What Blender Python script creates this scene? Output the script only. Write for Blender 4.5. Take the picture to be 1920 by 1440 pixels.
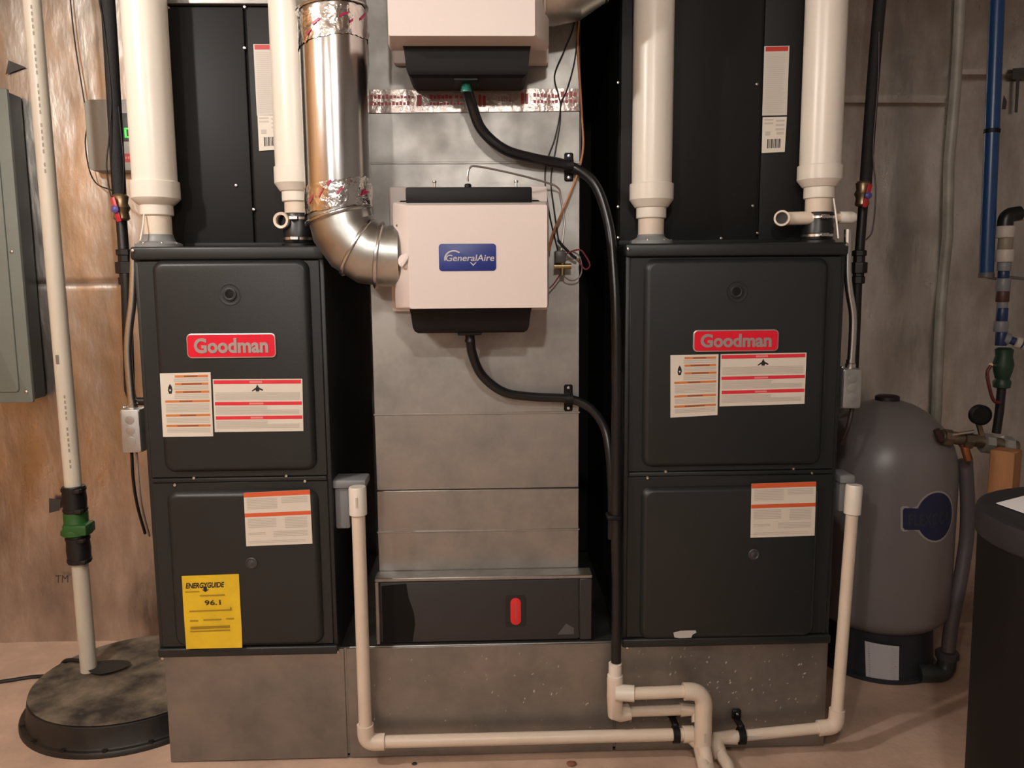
import bpy, bmesh, math, random
from mathutils import Vector, Matrix
import numpy as np
random.seed(7)
for o in list(bpy.data.objects): bpy.data.objects.remove(o, do_unlink=True)
scene = bpy.context.scene
COL = scene.collection

# ------------------------------------------------------------------ camera
FPX, PITCH, YAW, ROLL, DIST, ZC = 1500.0, .1271, -.0298, -.0079, 1.9275, 1.2285
_cp, _sp, _cy, _sy = math.cos(PITCH), math.sin(PITCH), math.cos(YAW), math.sin(YAW)
_cr, _sr = math.cos(ROLL), math.sin(ROLL)
_F = Vector((-_sy*_cp, _cy*_cp, -_sp)); _R0 = Vector((_cy, _sy, 0)); _U0 = _R0.cross(_F)
_R = _cr*_R0 + _sr*_U0; _U = -_sr*_R0 + _cr*_U0
CAM = Vector((0, -DIST, ZC))
cd = bpy.data.cameras.new('camera'); cam = bpy.data.objects.new('camera', cd); COL.objects.link(cam)
cd.sensor_fit = 'HORIZONTAL'; cd.sensor_width = 36.0; cd.lens = FPX*36.0/1920.0
cd.clip_start = .05; cd.clip_end = 50
cam.matrix_world = Matrix(((_R.x, _U.x, -_F.x, CAM.x), (_R.y, _U.y, -_F.y, CAM.y), (_R.z, _U.z, -_F.z, CAM.z), (0, 0, 0, 1)))
scene.camera = cam

# ------------------------------------------------------------------ world, exposure
w = bpy.data.worlds.new('world'); scene.world = w; w.use_nodes = True
w.node_tree.nodes['Background'].inputs[0].default_value = (.9, .8, .7, 1)
w.node_tree.nodes['Background'].inputs[1].default_value = .02
vs = scene.view_settings
vs.view_transform = 'Standard'; vs.look = 'None'; vs.exposure = 0.0; vs.gamma = 1.0; vs.use_curve_mapping = False
# bare bulbs of the basement: (position, power)
BULBS = [((-1.35, -1.15, 2.17), 72), ((.05, -2.25, 2.17), 50), ((-1.1, -3.3, 2.17), 52)]
BULB_COL = (1.0, .945, .885)

def at(px, py, Y):
    """pixel of the photograph -> world point on the depth plane y = Y"""
    d = _F + _R*((px-960)/FPX) - _U*((py-720)/FPX)
    return CAM + d*((Y+DIST)/d.y)
def X(px, py, Y): return at(px, py, Y).x
def Z(px, py, Y): return at(px, py, Y).z

# ------------------------------------------------------------------ materials
MATS = {}
def srgb(r, g, b):
    return tuple(((c/255)/12.92 if c/255 <= .04045 else ((c/255+.055)/1.055)**2.4) for c in (r, g, b))
def mat(name, col, rough=.5, metal=0.0, var=0.0, vscale=8.0, vcol=None, bump=0.0, bscale=60.0, stretch=(1, 1, 1), rvar=0.0, emit=None, estr=0, spec=.5, detail=4):
    if name in MATS: return MATS[name]
    m = bpy.data.materials.new(name); m.use_nodes = True
    nt = m.node_tree; b = nt.nodes['Principled BSDF']
    b.inputs['Base Color'].default_value = (*col, 1); b.inputs['Roughness'].default_value = rough; b.inputs['Metallic'].default_value = metal
    b.inputs['Specular IOR Level'].default_value = spec
    if emit: b.inputs['Emission Color'].default_value = (*emit, 1); b.inputs['Emission Strength'].default_value = estr
    geo = nt.nodes.new('ShaderNodeNewGeometry'); mp = nt.nodes.new('ShaderNodeMapping')
    mp.inputs['Scale'].default_value = stretch
    nt.links.new(geo.outputs['Position'], mp.inputs['Vector'])
    if var or rvar:
        n = nt.nodes.new('ShaderNodeTexNoise'); n.inputs['Scale'].default_value = vscale; n.inputs['Detail'].default_value = detail
        n.inputs['Roughness'].default_value = .6
        nt.links.new(mp.outputs[0], n.inputs['Vector'])
        r = nt.nodes.new('ShaderNodeMapRange'); r.inputs[1].default_value = .35; r.inputs[2].default_value = .68
        nt.links.new(n.outputs['Fac'], r.inputs[0])
        if var:
            mx = nt.nodes.new('ShaderNodeMix'); mx.data_type = 'RGBA'
            v = vcol if vcol else tuple(c*(1-var) for c in col)
            mx.inputs['A'].default_value = (*col, 1); mx.inputs['B'].default_value = (*v, 1)
            nt.links.new(r.outputs[0], mx.inputs['Factor']); nt.links.new(mx.outputs['Result'], b.inputs['Base Color'])
        if rvar:
            rr = nt.nodes.new('ShaderNodeMapRange'); rr.inputs[3].default_value = rough-rvar; rr.inputs[4].default_value = rough+rvar
            nt.links.new(r.outputs[0], rr.inputs[0]); nt.links.new(rr.outputs[0], b.inputs['Roughness'])
    if bump:
        n2 = nt.nodes.new('ShaderNodeTexNoise'); n2.inputs['Scale'].default_value = bscale; n2.inputs['Detail'].default_value = 5
        nt.links.new(mp.outputs[0], n2.inputs['Vector'])
        bp = nt.nodes.new('ShaderNodeBump'); bp.inputs['Strength'].default_value = bump; bp.inputs['Distance'].default_value = .01
        nt.links.new(n2.outputs['Fac'], bp.inputs['Height']); nt.links.new(bp.outputs[0], b.inputs['Normal'])
    MATS[name] = m
    return m

M_CHAR = mat('charcoal_paint', (.0135, .0162, .0165), .42, 0, bump=.06, bscale=500, var=.12, vscale=3)
M_CHARD = mat('charcoal_paint_cabinet', (.0125, .0145, .0148), .46, 0, bump=.06, bscale=500)
M_COIL = mat('coil_cabinet_paint', (.008, .008, .0078), .55, 0, bump=.06, bscale=500, spec=.3)
M_BLACKP = mat('black_plastic', (.0045, .0045, .0052), .55, spec=.3)
M_RUBBER = mat('black_rubber', (.010, .010, .011), .38)
M_HOSE = mat('black_hose', (.010, .010, .011), .28)
M_FOAM = mat('black_foam_sleeve', (.014, .013, .013), .75, bump=.2, bscale=200)
M_IRON = mat('black_iron_pipe', (.020, .017, .016), .45, .3)
M_PVC = mat('white_pvc', (.78, .725, .64), .32, var=.05, vscale=5)
M_PVC2 = mat('cream_pvc', (.74, .63, .515), .35, var=.10, vscale=6)
M_PVCOLD = mat('aged_pvc', (.70, .63, .52), .42, var=.25, vscale=7, stretch=(1, 1, .25))
M_GREY = mat('grey_plastic', (.20, .21, .22), .45)
M_GALV = mat('galvanized_steel', (.43, .415, .39), .52, 1.0, var=.28, vscale=7, rvar=.08, bump=.05, bscale=25)
M_GALVB = mat('galvanized_steel_dull', (.37, .37, .355), .48, 1.0, var=.30, vscale=6, rvar=.08, bump=.05, bscale=18)
M_DUCT = mat('galvanized_round_duct', (.72, .71, .70), .20, 1.0, var=.18, vscale=7, stretch=(1, 1, .3), bump=.05, bscale=16, rvar=.06)
M_ELBOW = mat('galvanized_elbow', (.58, .59, .56), .36, 1.0, var=.2, vscale=16, bump=.04, bscale=30)
M_STEEL = mat('bright_steel', (.75, .74, .72), .25, 1.0)
M_WHITE = mat('white_housing', (.72, .63, .59), .42)
M_STICK = mat('sticker_paper', (.70, .645, .56), .55)
M_STICKG = mat('sticker_small_print', (.53, .48, .42), .6)
M_RED = mat('label_red', (.72, .03, .05), .45)
M_BADGE = mat('badge_red', (.72, .012, .035), .3)
M_ORNG = mat('label_orange', (.62, .20, .055), .5)
M_ORNR = mat('label_orange_red', (.68, .11, .035), .5)
M_BLK = mat('print_black', (.015, .014, .013), .6)
M_BRN = mat('print_brown', (.22, .08, .04), .6)
M_YEL = mat('energy_yellow', (.82, .55, .02), .5, var=.15, vscale=14)
M_YELP = mat('energy_print', (.34, .22, .02), .6)
M_BLUE = mat('badge_blue', (.012, .028, .20), .4)
M_SILV = mat('badge_silver', (.62, .55, .53), .3, .7)
M_SILVD = mat('badge_grey', (.50, .48, .50), .4)

# ------------------------------------------------------------------ mesh helpers
WLOC = {}
def fin(me, angle=40):
    me.polygons.foreach_set('use_smooth', [True]*len(me.polygons)); me.set_sharp_from_angle(angle=math.radians(angle)); me.update()
def obj(name, bm, m, parent=None, label=None, angle=40):
    bmesh.ops.recalc_face_normals(bm, faces=bm.faces)
    vs_ = [v.co for v in bm.verts]
    lo = Vector((min(v.x for v in vs_), min(v.y for v in vs_), min(v.z for v in vs_))); hi = Vector((max(v.x for v in vs_), max(v.y for v in vs_), max(v.z for v in vs_)))
    c = (lo+hi)/2
    bmesh.ops.translate(bm, verts=bm.verts, vec=-c)
    me = bpy.data.meshes.new(name); bm.to_mesh(me); bm.free(); fin(me, angle)
    me.materials.append(m)
    o = bpy.data.objects.new(name, me); COL.objects.link(o)
    if parent: o.parent = parent; o.location = c - WLOC[parent.name]
    else: o.location = c
    WLOC[o.name] = c
    if label: o['label'] = label
    return o
def tag(o, label, cat, group=None):
    o['label'] = label; o['category'] = cat
    if group: o['group'] = group
    return o
def thing(name, label, cat, loc, group=None):
    o = bpy.data.objects.new(name, None); COL.objects.link(o); o.location = loc; o.empty_display_size = .05
    WLOC[o.name] = Vector(loc)
    return tag(o, label, cat, group)
def struct(name, bm, m):
    o = obj(name, bm, m); o['kind'] = 'structure'; return o
def B(): return bmesh.new()
def box(bm, x0, x1, y0, y1, z0, z1, bev=0.0, seg=2):
    t = bmesh.new()
    bmesh.ops.create_cube(t, size=1, matrix=Matrix.Translation(((x0+x1)/2, (y0+y1)/2, (z0+z1)/2)) @ Matrix.Diagonal((abs(x1-x0), abs(y1-y0), abs(z1-z0), 1)))
    if bev: bmesh.ops.bevel(t, geom=t.edges[:], offset=bev, segments=seg, profile=.5, affect='EDGES')
    me = bpy.data.meshes.new('t'); t.to_mesh(me); t.free(); bm.from_mesh(me); bpy.data.meshes.remove(me)
    return bm
def smooth_path(pts, n=8):
    pts = [Vector(p) for p in pts]
    P = [pts[0]*2-pts[1]] + pts + [pts[-1]*2-pts[-2]]
    out = []
    for i in range(1, len(P)-2):
        a, b, c, d = P[i-1], P[i], P[i+1], P[i+2]
        for k in range(n):
            t = k/n
            out.append(.5*((2*b)+(c-a)*t+(2*a-5*b+4*c-d)*t*t+(3*b-a-3*c+d)*t**3))
    out.append(pts[-1])
    return out
def tube(bm, pts, r, seg=16, cap=True):
    pts = [Vector(p) for p in pts]; n = len(pts)
    rs = r if isinstance(r, (list, tuple)) else [r]*n
    tan = []
    for i in range(n):
        a = pts[max(0, i-1)]; b = pts[min(n-1, i+1)]
        t1 = (pts[i]-a).normalized() if i else None; t2 = (b-pts[i]).normalized() if i < n-1 else None
        t = (t1+t2) if (t1 and t2) else (t1 or t2)
        tan.append(t.normalized())
    up = Vector((0, 0, 1)) if abs(tan[0].z) < .9 else Vector((0, 1, 0))
    N = (up - tan[0]*up.dot(tan[0])).normalized()
    rings = []
    for i in range(n):
        if i: N = (N - tan[i]*N.dot(tan[i])).normalized()
        bn = tan[i].cross(N)
        k = 1.0
        if 0 < i < n-1:
            c = (pts[i]-pts[i-1]).normalized().dot((pts[i+1]-pts[i]).normalized()); k = min(1.25, 1/max(.5, math.sqrt((1+c)/2)))
        rings.append([bm.verts.new(pts[i] + (N*math.cos(2*math.pi*j/seg)+bn*math.sin(2*math.pi*j/seg))*rs[i]*(k if False else 1)) for j in range(seg)])
    for i in range(n-1):
        for j in range(seg):
            bm.faces.new((rings[i][j], rings[i][(j+1) % seg], rings[i+1][(j+1) % seg], rings[i+1][j]))
    if cap:
        bm.faces.new(rings[0][::-1]); bm.faces.new(rings[-1])
    return bm
def bend(a, corner, c, R, n=8):
    """polyline a-corner-c with the corner rounded by radius R"""
    a, corner, c = Vector(a), Vector(corner), Vector(c)
    d1 = (a-corner).normalized(); d2 = (c-corner).normalized()
    p1 = corner+d1*R; p2 = corner+d2*R
    out = [a]
    for k in range(n+1):
        t = k/n
        out.append(p1*(1-t)**2 + corner*2*t*(1-t) + p2*t*t)
    out.append(c)
    return out
def lathe(bm, prof, org, axis=(0, 0, 1), seg=32, cap=True):
    """prof: list of (radius, distance along axis)"""
    ax = Vector(axis).normalized(); org = Vector(org)
    u = Vector((1, 0, 0)) if abs(ax.x) < .9 else Vector((0, 1, 0)); u = (u-ax*u.dot(ax)).normalized(); v = ax.cross(u)
    rings = []
    for r, t in prof:
        if r < 1e-6: rings.append([bm.verts.new(org+ax*t)])
        else: rings.append([bm.verts.new(org+ax*t+(u*math.cos(2*math.pi*j/seg)+v*math.sin(2*math.pi*j/seg))*r) for j in range(seg)])
    for a, b in zip(rings, rings[1:]):
        for j in range(seg):
            if len(a) == 1 and len(b) == 1: continue
            if len(a) == 1: bm.faces.new((a[0], b[(j+1) % seg], b[j]))
            elif len(b) == 1: bm.faces.new((a[j], a[(j+1) % seg], b[0]))
            else: bm.faces.new((a[j], a[(j+1) % seg], b[(j+1) % seg], b[j]))
    if cap:
        if len(rings[0]) > 1: bm.faces.new(rings[0][::-1])
        if len(rings[-1]) > 1: bm.faces.new(rings[-1])
    return bm
def rrect(x0, x1, z0, z1, r, n=6):
    out = []
    for cx, cz, a0 in ((x1-r, z1-r, 0), (x0+r, z1-r, 90), (x0+r, z0+r, 180), (x1-r, z0+r, 270)):
        for k in range(n+1):
            a = math.radians(a0+90*k/n); out.append((cx+r*math.cos(a), cz+r*math.sin(a)))
    return out
def loops(bm, ls, capend=True, capstart=False):
    """stack of equal-length 3-D loops"""
    R = [[bm.verts.new(p) for p in l] for l in ls]; n = len(R[0])
    for a, b in zip(R, R[1:]):
        for j in range(n): bm.faces.new((a[j], a[(j+1) % n], b[(j+1) % n], b[j]))
    if capend: bm.faces.new(R[-1])
    if capstart: bm.faces.new(R[0][::-1])
    return bm
def plate(bm, x0, x1, z0, z1, yb, yf, r, ch=0.0, n=6):
    """rounded rectangular plate facing -y, from y = yb to y = yf, edge chamfer ch"""
    ls = [[(x, yb, z) for x, z in rrect(x0, x1, z0, z1, r, n)]]
    if ch: ls += [[(x, yf+ch, z) for x, z in rrect(x0, x1, z0, z1, r, n)], [(x, yf+ch*.3, z) for x, z in rrect(x0+ch*.3, x1-ch*.3, z0+ch*.3, z1-ch*.3, max(.0005, r-ch*.3), n)]]
    ls += [[(x, yf, z) for x, z in rrect(x0+ch, x1-ch, z0+ch, z1-ch, max(.0005, r-ch), n)]]
    return loops(bm, ls, True, True)
def screw(parent, p, r=.0045, m=None, axis=(0, -1, 0)):
    bm = B(); lathe(bm, [(r, -.001), (r, .0012), (r*.75, .0028), (r*.25, .0033), (0, .0033)], p, axis, 10)
    return obj('screw', bm, m or M_STEEL, parent)
# quads on flat faces: TL, TR, BR, BL
class Quad:
    def __init__(s, tl, tr, br, bl): s.c = [Vector(v) for v in (tl, tr, br, bl)]
    def p(s, u, v, off=0.0):
        a = s.c[0].lerp(s.c[1], u); b = s.c[3].lerp(s.c[2], u); q = a.lerp(b, v)
        n = (s.c[1]-s.c[0]).cross(s.c[3]-s.c[0]).normalized()
        if n.y > 0: n = -n
        return q + n*off
def pixquad(tl, tr, br, bl, Y): return Quad(at(*tl, Y), at(*tr, Y), at(*br, Y), at(*bl, Y))
def sheet(name, q, m, parent, t=.0012, label=None, nu=1, nv=1, curl=None):
    bm = B()
    def pt(u, v, o): return q.p(u, v, o+(curl(u, v) if curl else 0))
    F_ = [[bm.verts.new(pt(i/nu, j/nv, t)) for i in range(nu+1)] for j in range(nv+1)]
    K_ = [[bm.verts.new(pt(i/nu, j/nv, 0)) for i in range(nu+1)] for j in range(nv+1)]
    for j in range(nv):
        for i in range(nu):
            bm.faces.new((F_[j][i], F_[j][i+1], F_[j+1][i+1], F_[j+1][i])); bm.faces.new((K_[j][i], K_[j+1][i], K_[j+1][i+1], K_[j][i+1]))
    for i in range(nu):
        bm.faces.new((F_[0][i], K_[0][i], K_[0][i+1], F_[0][i+1])); bm.faces.new((F_[nv][i], F_[nv][i+1], K_[nv][i+1], K_[nv][i]))
    for j in range(nv):
        bm.faces.new((F_[j][0], F_[j+1][0], K_[j+1][0], K_[j][0])); bm.faces.new((F_[j][nu], K_[j][nu], K_[j+1][nu], F_[j+1][nu]))
    return obj(name, bm, m, parent, label)
def patches(name, q, rects, m, parent, off=.0016, label=None, curl=None):
    bm = B()
    for u0, u1, v0, v1 in rects:
        n = 6 if curl else 1
        for k in range(n):
            a = v0+(v1-v0)*k/n; b = v0+(v1-v0)*(k+1)/n
            f = lambda u, v: q.p(u, v, off+(curl(u, v) if curl else 0))
            bm.faces.new([bm.verts.new(f(u, v)) for u, v in ((u0, a), (u1, a), (u1, b), (u0, b))])
    o = obj(name, bm, m, parent, label)
    if len(rects) > 1: o['kind'] = 'stuff'
    return o
def stripes(name, q, rects, m, parent, off=.0016):
    for r in rects: patches(name, q, [r], m, parent, off)
def poly(name, q, pts, m, parent, off=.0018):
    bm = B(); bm.faces.new([bm.verts.new(q.p(u, v, off)) for u, v in pts]); return obj(name, bm, m, parent)
def text_mesh(body, bold=0.0, shear=0.0):
    c = bpy.data.curves.new('txt', 'FONT'); c.body = body; c.size = 1; c.offset = bold; c.shear = shear; c.resolution_u = 4
    o = bpy.data.objects.new('txt', c); COL.objects.link(o)
    dg = bpy.context.evaluated_depsgraph_get(); dg.update()
    me = bpy.data.meshes.new_from_object(o.evaluated_get(dg))
    bpy.data.objects.remove(o); bpy.data.curves.remove(c)
    return me
def lettering(name, q, body, u0, u1, v0, v1, m, parent, off=.002, bold=0.0, shear=0.0, warp=None, thick=0.0):
    me = text_mesh(body, bold, shear); bm = B(); bm.from_mesh(me); bpy.data.meshes.remove(me)
    xs = [v.co.x for v in bm.verts]; ys = [v.co.y for v in bm.verts]; x0, x1, y0, y1 = min(xs), max(xs), min(ys), max(ys)
    if thick:
        g = bmesh.ops.extrude_face_region(bm, geom=bm.faces[:])
        for e in g['geom']:
            if isinstance(e, bmesh.types.BMVert): e.co.z += thick
    for v in bm.verts:
        u = u0+(u1-u0)*(v.co.x-x0)/(x1-x0); t = v1-(v1-v0)*(v.co.y-y0)/(y1-y0)
        h = off+v.co.z
        v.co = warp(u, t, h) if warp else q.p(u, t, h)
    return obj(name, bm, m, parent)

# ------------------------------------------------------------------ room shell
WY = .775; XL, XR, YR, CEIL = -2.35, 2.6, -4.2, 2.45
def foil_material():
    m = bpy.data.materials.new('foil_faced_insulation'); m.use_nodes = True; nt = m.node_tree; b = nt.nodes['Principled BSDF']
    geo = nt.nodes.new('ShaderNodeNewGeometry'); mp = nt.nodes.new('ShaderNodeMapping'); mp.inputs['Scale'].default_value = (1, 1, .45)
    nt.links.new(geo.outputs['Position'], mp.inputs['Vector'])
    n = nt.nodes.new('ShaderNodeTexNoise'); n.inputs['Scale'].default_value = 5; n.inputs['Detail'].default_value = 8; n.inputs['Roughness'].default_value = .65
    nt.links.new(mp.outputs[0], n.inputs['Vector'])
    cr = nt.nodes.new('ShaderNodeValToRGB'); e = cr.color_ramp.elements
    e[0].position = .32; e[0].color = (.48, .43, .38, 1); e[1].position = .62; e[1].color = (.80, .76, .71, 1)
    nt.links.new(n.outputs['Fac'], cr.inputs[0]); nt.links.new(cr.outputs[0], b.inputs['Base Color'])
    b.inputs['Metallic'].default_value = 1.0
    rr = nt.nodes.new('ShaderNodeMapRange'); rr.inputs[1].default_value = .3; rr.inputs[2].default_value = .7; rr.inputs[3].default_value = .42; rr.inputs[4].default_value = .24
    nt.links.new(n.outputs['Fac'], rr.inputs[0]); nt.links.new(rr.outputs[0], b.inputs['Roughness'])
    mp2 = nt.nodes.new('ShaderNodeMapping'); mp2.inputs['Scale'].default_value = (1, 1, .22); nt.links.new(geo.outputs['Position'], mp2.inputs['Vector'])
    n3 = nt.nodes.new('ShaderNodeTexNoise'); n3.inputs['Scale'].default_value = 9; n3.inputs['Detail'].default_value = 6; nt.links.new(mp2.outputs[0], n3.inputs['Vector'])
    c3 = nt.nodes.new('ShaderNodeMapRange'); c3.inputs[1].default_value = .36; c3.inputs[2].default_value = .62; c3.inputs[3].default_value = .80; c3.inputs[4].default_value = 1.0
    nt.links.new(n3.outputs['Fac'], c3.inputs[0])
    mu = nt.nodes.new('ShaderNodeMix'); mu.data_type = 'RGBA'; mu.blend_type = 'MULTIPLY'; mu.inputs['Factor'].default_value = 1.0
    nt.links.new(cr.outputs[0], mu.inputs['A']); nt.links.new(c3.outputs[0], mu.inputs['B']); nt.links.new(mu.outputs['Result'], b.inputs['Base Color'])
    n2 = nt.nodes.new('ShaderNodeTexNoise'); n2.inputs['Scale'].default_value = 15; n2.inputs['Detail'].default_value = 4
    nt.links.new(mp.outputs[0], n2.inputs['Vector'])
    bp = nt.nodes.new('ShaderNodeBump'); bp.inputs['Strength'].default_value = .45; bp.inputs['Distance'].default_value = .008
    ad = nt.nodes.new('ShaderNodeMath'); ad.operation = 'ADD'; nt.links.new(n2.outputs['Fac'], ad.inputs[0]); nt.links.new(n3.outputs['Fac'], ad.inputs[1])
    nt.links.new(ad.outputs[0], bp.inputs['Height']); nt.links.new(bp.outputs[0], b.inputs['Normal'])
    return m
M_FOIL = foil_material()
M_CONC = mat('concrete_floor', (.68, .475, .36), .75, var=.35, vscale=4, bump=.15, bscale=40)
M_WOOD = mat('pine_board_wall', (.58, .28, .085), .6, var=.6, vscale=6, stretch=(2.2, 2.2, .3))
M_DARKW = mat('bare_concrete_wall', (.34, .335, .33), .8, var=.25, vscale=3)
M_CEIL = mat('floor_joist_underside', (.34, .27, .205), .7, var=.4, vscale=4)
bm = B(); box(bm, XL-.1, XR+.1, YR-.1, WY+.1, -.1, 0); struct('floor', bm, M_CONC)
bm = B(); box(bm, XL-.1, XR+.1, YR-.1, WY+.1, CEIL, CEIL+.1); struct('ceiling', bm, M_CEIL)
bm = B(); box(bm, XL-.1, XL, YR-.1, WY+.1, 0, CEIL); struct('wall_left', bm, M_WOOD)
bm = B(); box(bm, XR, XR+.1, YR-.1, WY+.1, 0, CEIL); struct('wall_right', bm, M_DARKW)
bm = B(); box(bm, XL, XR, YR-.1, YR, 0, CEIL); struct('wall_rear', bm, M_DARKW)
# back wall: foil faced blanket, gently quilted and wrinkled
from mathutils import noise as mnoise
ZL1, ZR1, ZR2, XSEAM = Z(130, 532, WY), Z(1650, 192, WY), Z(1820, 142, WY), X(1785, 160, WY)
bm = B(); NX, NZ = 180, 300
def wall_y(x, z):
    d = .010*mnoise.noise(Vector((x*2.2, 0, z*.7))) + .004*mnoise.noise(Vector((x*9, 3, z*3))) + .0018*mnoise.noise(Vector((x*30, 7, z*12)))
    for zs in ((ZL1,) if x < 0 else ((ZR1,) if x < XSEAM else (ZR2,))):                                          # stitched rows pulled into the blanket
        d += .006*math.exp(-((z-zs)/.007)**2)
    return WY - .012 + d
V = [[bm.verts.new((XL+(XR-XL)*i/NX, wall_y(XL+(XR-XL)*i/NX, CEIL*j/NZ), CEIL*j/NZ)) for i in range(NX+1)] for j in range(NZ+1)]
for j in range(NZ):
    for i in range(NX): bm.faces.new((V[j][i], V[j][i+1], V[j+1][i+1], V[j+1][i]))
VB = [bm.verts.new(p) for p in ((XL, WY+.1, 0), (XR, WY+.1, 0), (XR, WY+.1, CEIL), (XL, WY+.1, CEIL))]
bm.faces.new(VB[::-1])
wall_back = struct('wall_back', bm, M_FOIL)
M_PRINT = mat('facing_print', (.05, .045, .042), .6)
def wallpix(pts):
    bm = B(); bm.faces.new([bm.verts.new(at(a, b, WY-.026)) for a, b in pts]); return bm
obj('printed_arrow', wallpix([(16, 113), (48, 126), (10, 140)]), M_PRINT, wall_back)
obj('printed_arrow', wallpix([(92, 934), (114, 937), (112, 957), (92, 962)]), M_PRINT, wall_back)
obj('printed_mark', wallpix([(1899, 128), (1935, 126), (1935, 148), (1912, 149), (1908, 211), (1902, 211), (1905, 149), (1898, 149)]), M_PRINT, wall_back)
obj('printed_mark', wallpix([(1882, 178), (1888, 190), (1886, 205), (1878, 205)]), M_PRINT, wall_back)
lettering('printed_text', pixquad((104, 1079), (128, 1078), (128, 1092), (104, 1093), WY-.026), 'TM', 0, 1, 0, 1, M_PRINT, wall_back, 0)
# taped vertical seam of the blanket
bm = B(); xs = X(1797, 100, WY-.03)
tube(bm, [(xs+.004*math.sin(k*1.3), WY-.022+.003*math.sin(k*2.1), .05+k*.12) for k in range(20)], .017, 10)
seam = obj('seam_roll', bm, mat('foil_seam_tape', (.40, .37, .315), .55, .2, var=.35, vscale=9), wall_back)

# ceiling lamp holders with bare bulbs (they light the room)
for ((bx, by, bz), pw), where in zip(BULBS, ('nearest the pine board wall', 'over the middle of the floor', 'nearest the bare concrete wall')):
    t = thing('bulb_lamp', 'bare glowing ceiling bulb in a porcelain holder '+where, 'lamp', (bx, by, CEIL), 'bare bulbs on the ceiling')
    bm = B(); lathe(bm, [(.06, 0), (.06, -.02), (.035, -.05), (.03, -.19), (.0, -.19)], (bx, by, CEIL), (0, 0, 1), 24); obj('lamp_holder', bm, M_PVC, t)
    r = .045; bm = B(); bmesh.ops.create_uvsphere(bm, u_segments=20, v_segments=12, radius=r, matrix=Matrix.Translation((bx, by, bz)))
    obj('bulb', bm, mat('bulb_glow_%d' % pw, (1, 1, 1), .5, emit=BULB_COL, estr=pw/(4*math.pi**2*r*r)), t)

# ------------------------------------------------------------------ base plenum
FT, FH = 1.3155, 1.0095; FB = FT-FH
FX = {'l': (-.8302, -.3857), 'r': (.3321, .8655)}
BX0, BX1 = -.8335, .8785
t = thing('base_plenum', 'long galvanized sheet metal plenum box on the floor under both furnaces', 'plenum', (.02, .37, 0))
bm = B(); box(bm, BX0+.09, BX1, .03, .72, .012, FB-.001, .002, 1); obj('plenum_box', bm, M_GALVB, t)
for k, (a, b) in enumerate(((BX0, -.375), (-.373, .318), (.320, BX1))):
    bm = B(); box(bm, a+.002, b-.002, .027, .0298, .004, FB-.004, .0008, 1); obj('face_panel', bm, M_GALVB, t)
bm = B(); box(bm, BX0+.10, BX1-.01, .045, .70, 0, .012); obj('foot_rail', bm, M_BLACKP, t)

rnd = random.Random(11); bm = B()
for k in range(150):
    x = .36+.50*rnd.random() if k < 100 else -.36+.66*rnd.random(); z = .03+.25*rnd.random(); ln = .002+.005*rnd.random(); an = .6+rnd.random()*.7; wd = .0006+.0007*rnd.random()
    dx, dz = math.cos(an)*ln, math.sin(an)*ln; bm.faces.new([bm.verts.new(p) for p in ((x-wd, .0266, z+wd), (x+wd, .0266, z-wd), (x+dx+wd, .0266, z+dz-wd), (x+dx-wd, .0266, z+dz+wd))])
o = obj('scratch_flecks', bm, mat('fleck_bright', (.50, .47, .42), .5), t); o['kind'] = 'stuff'

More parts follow.
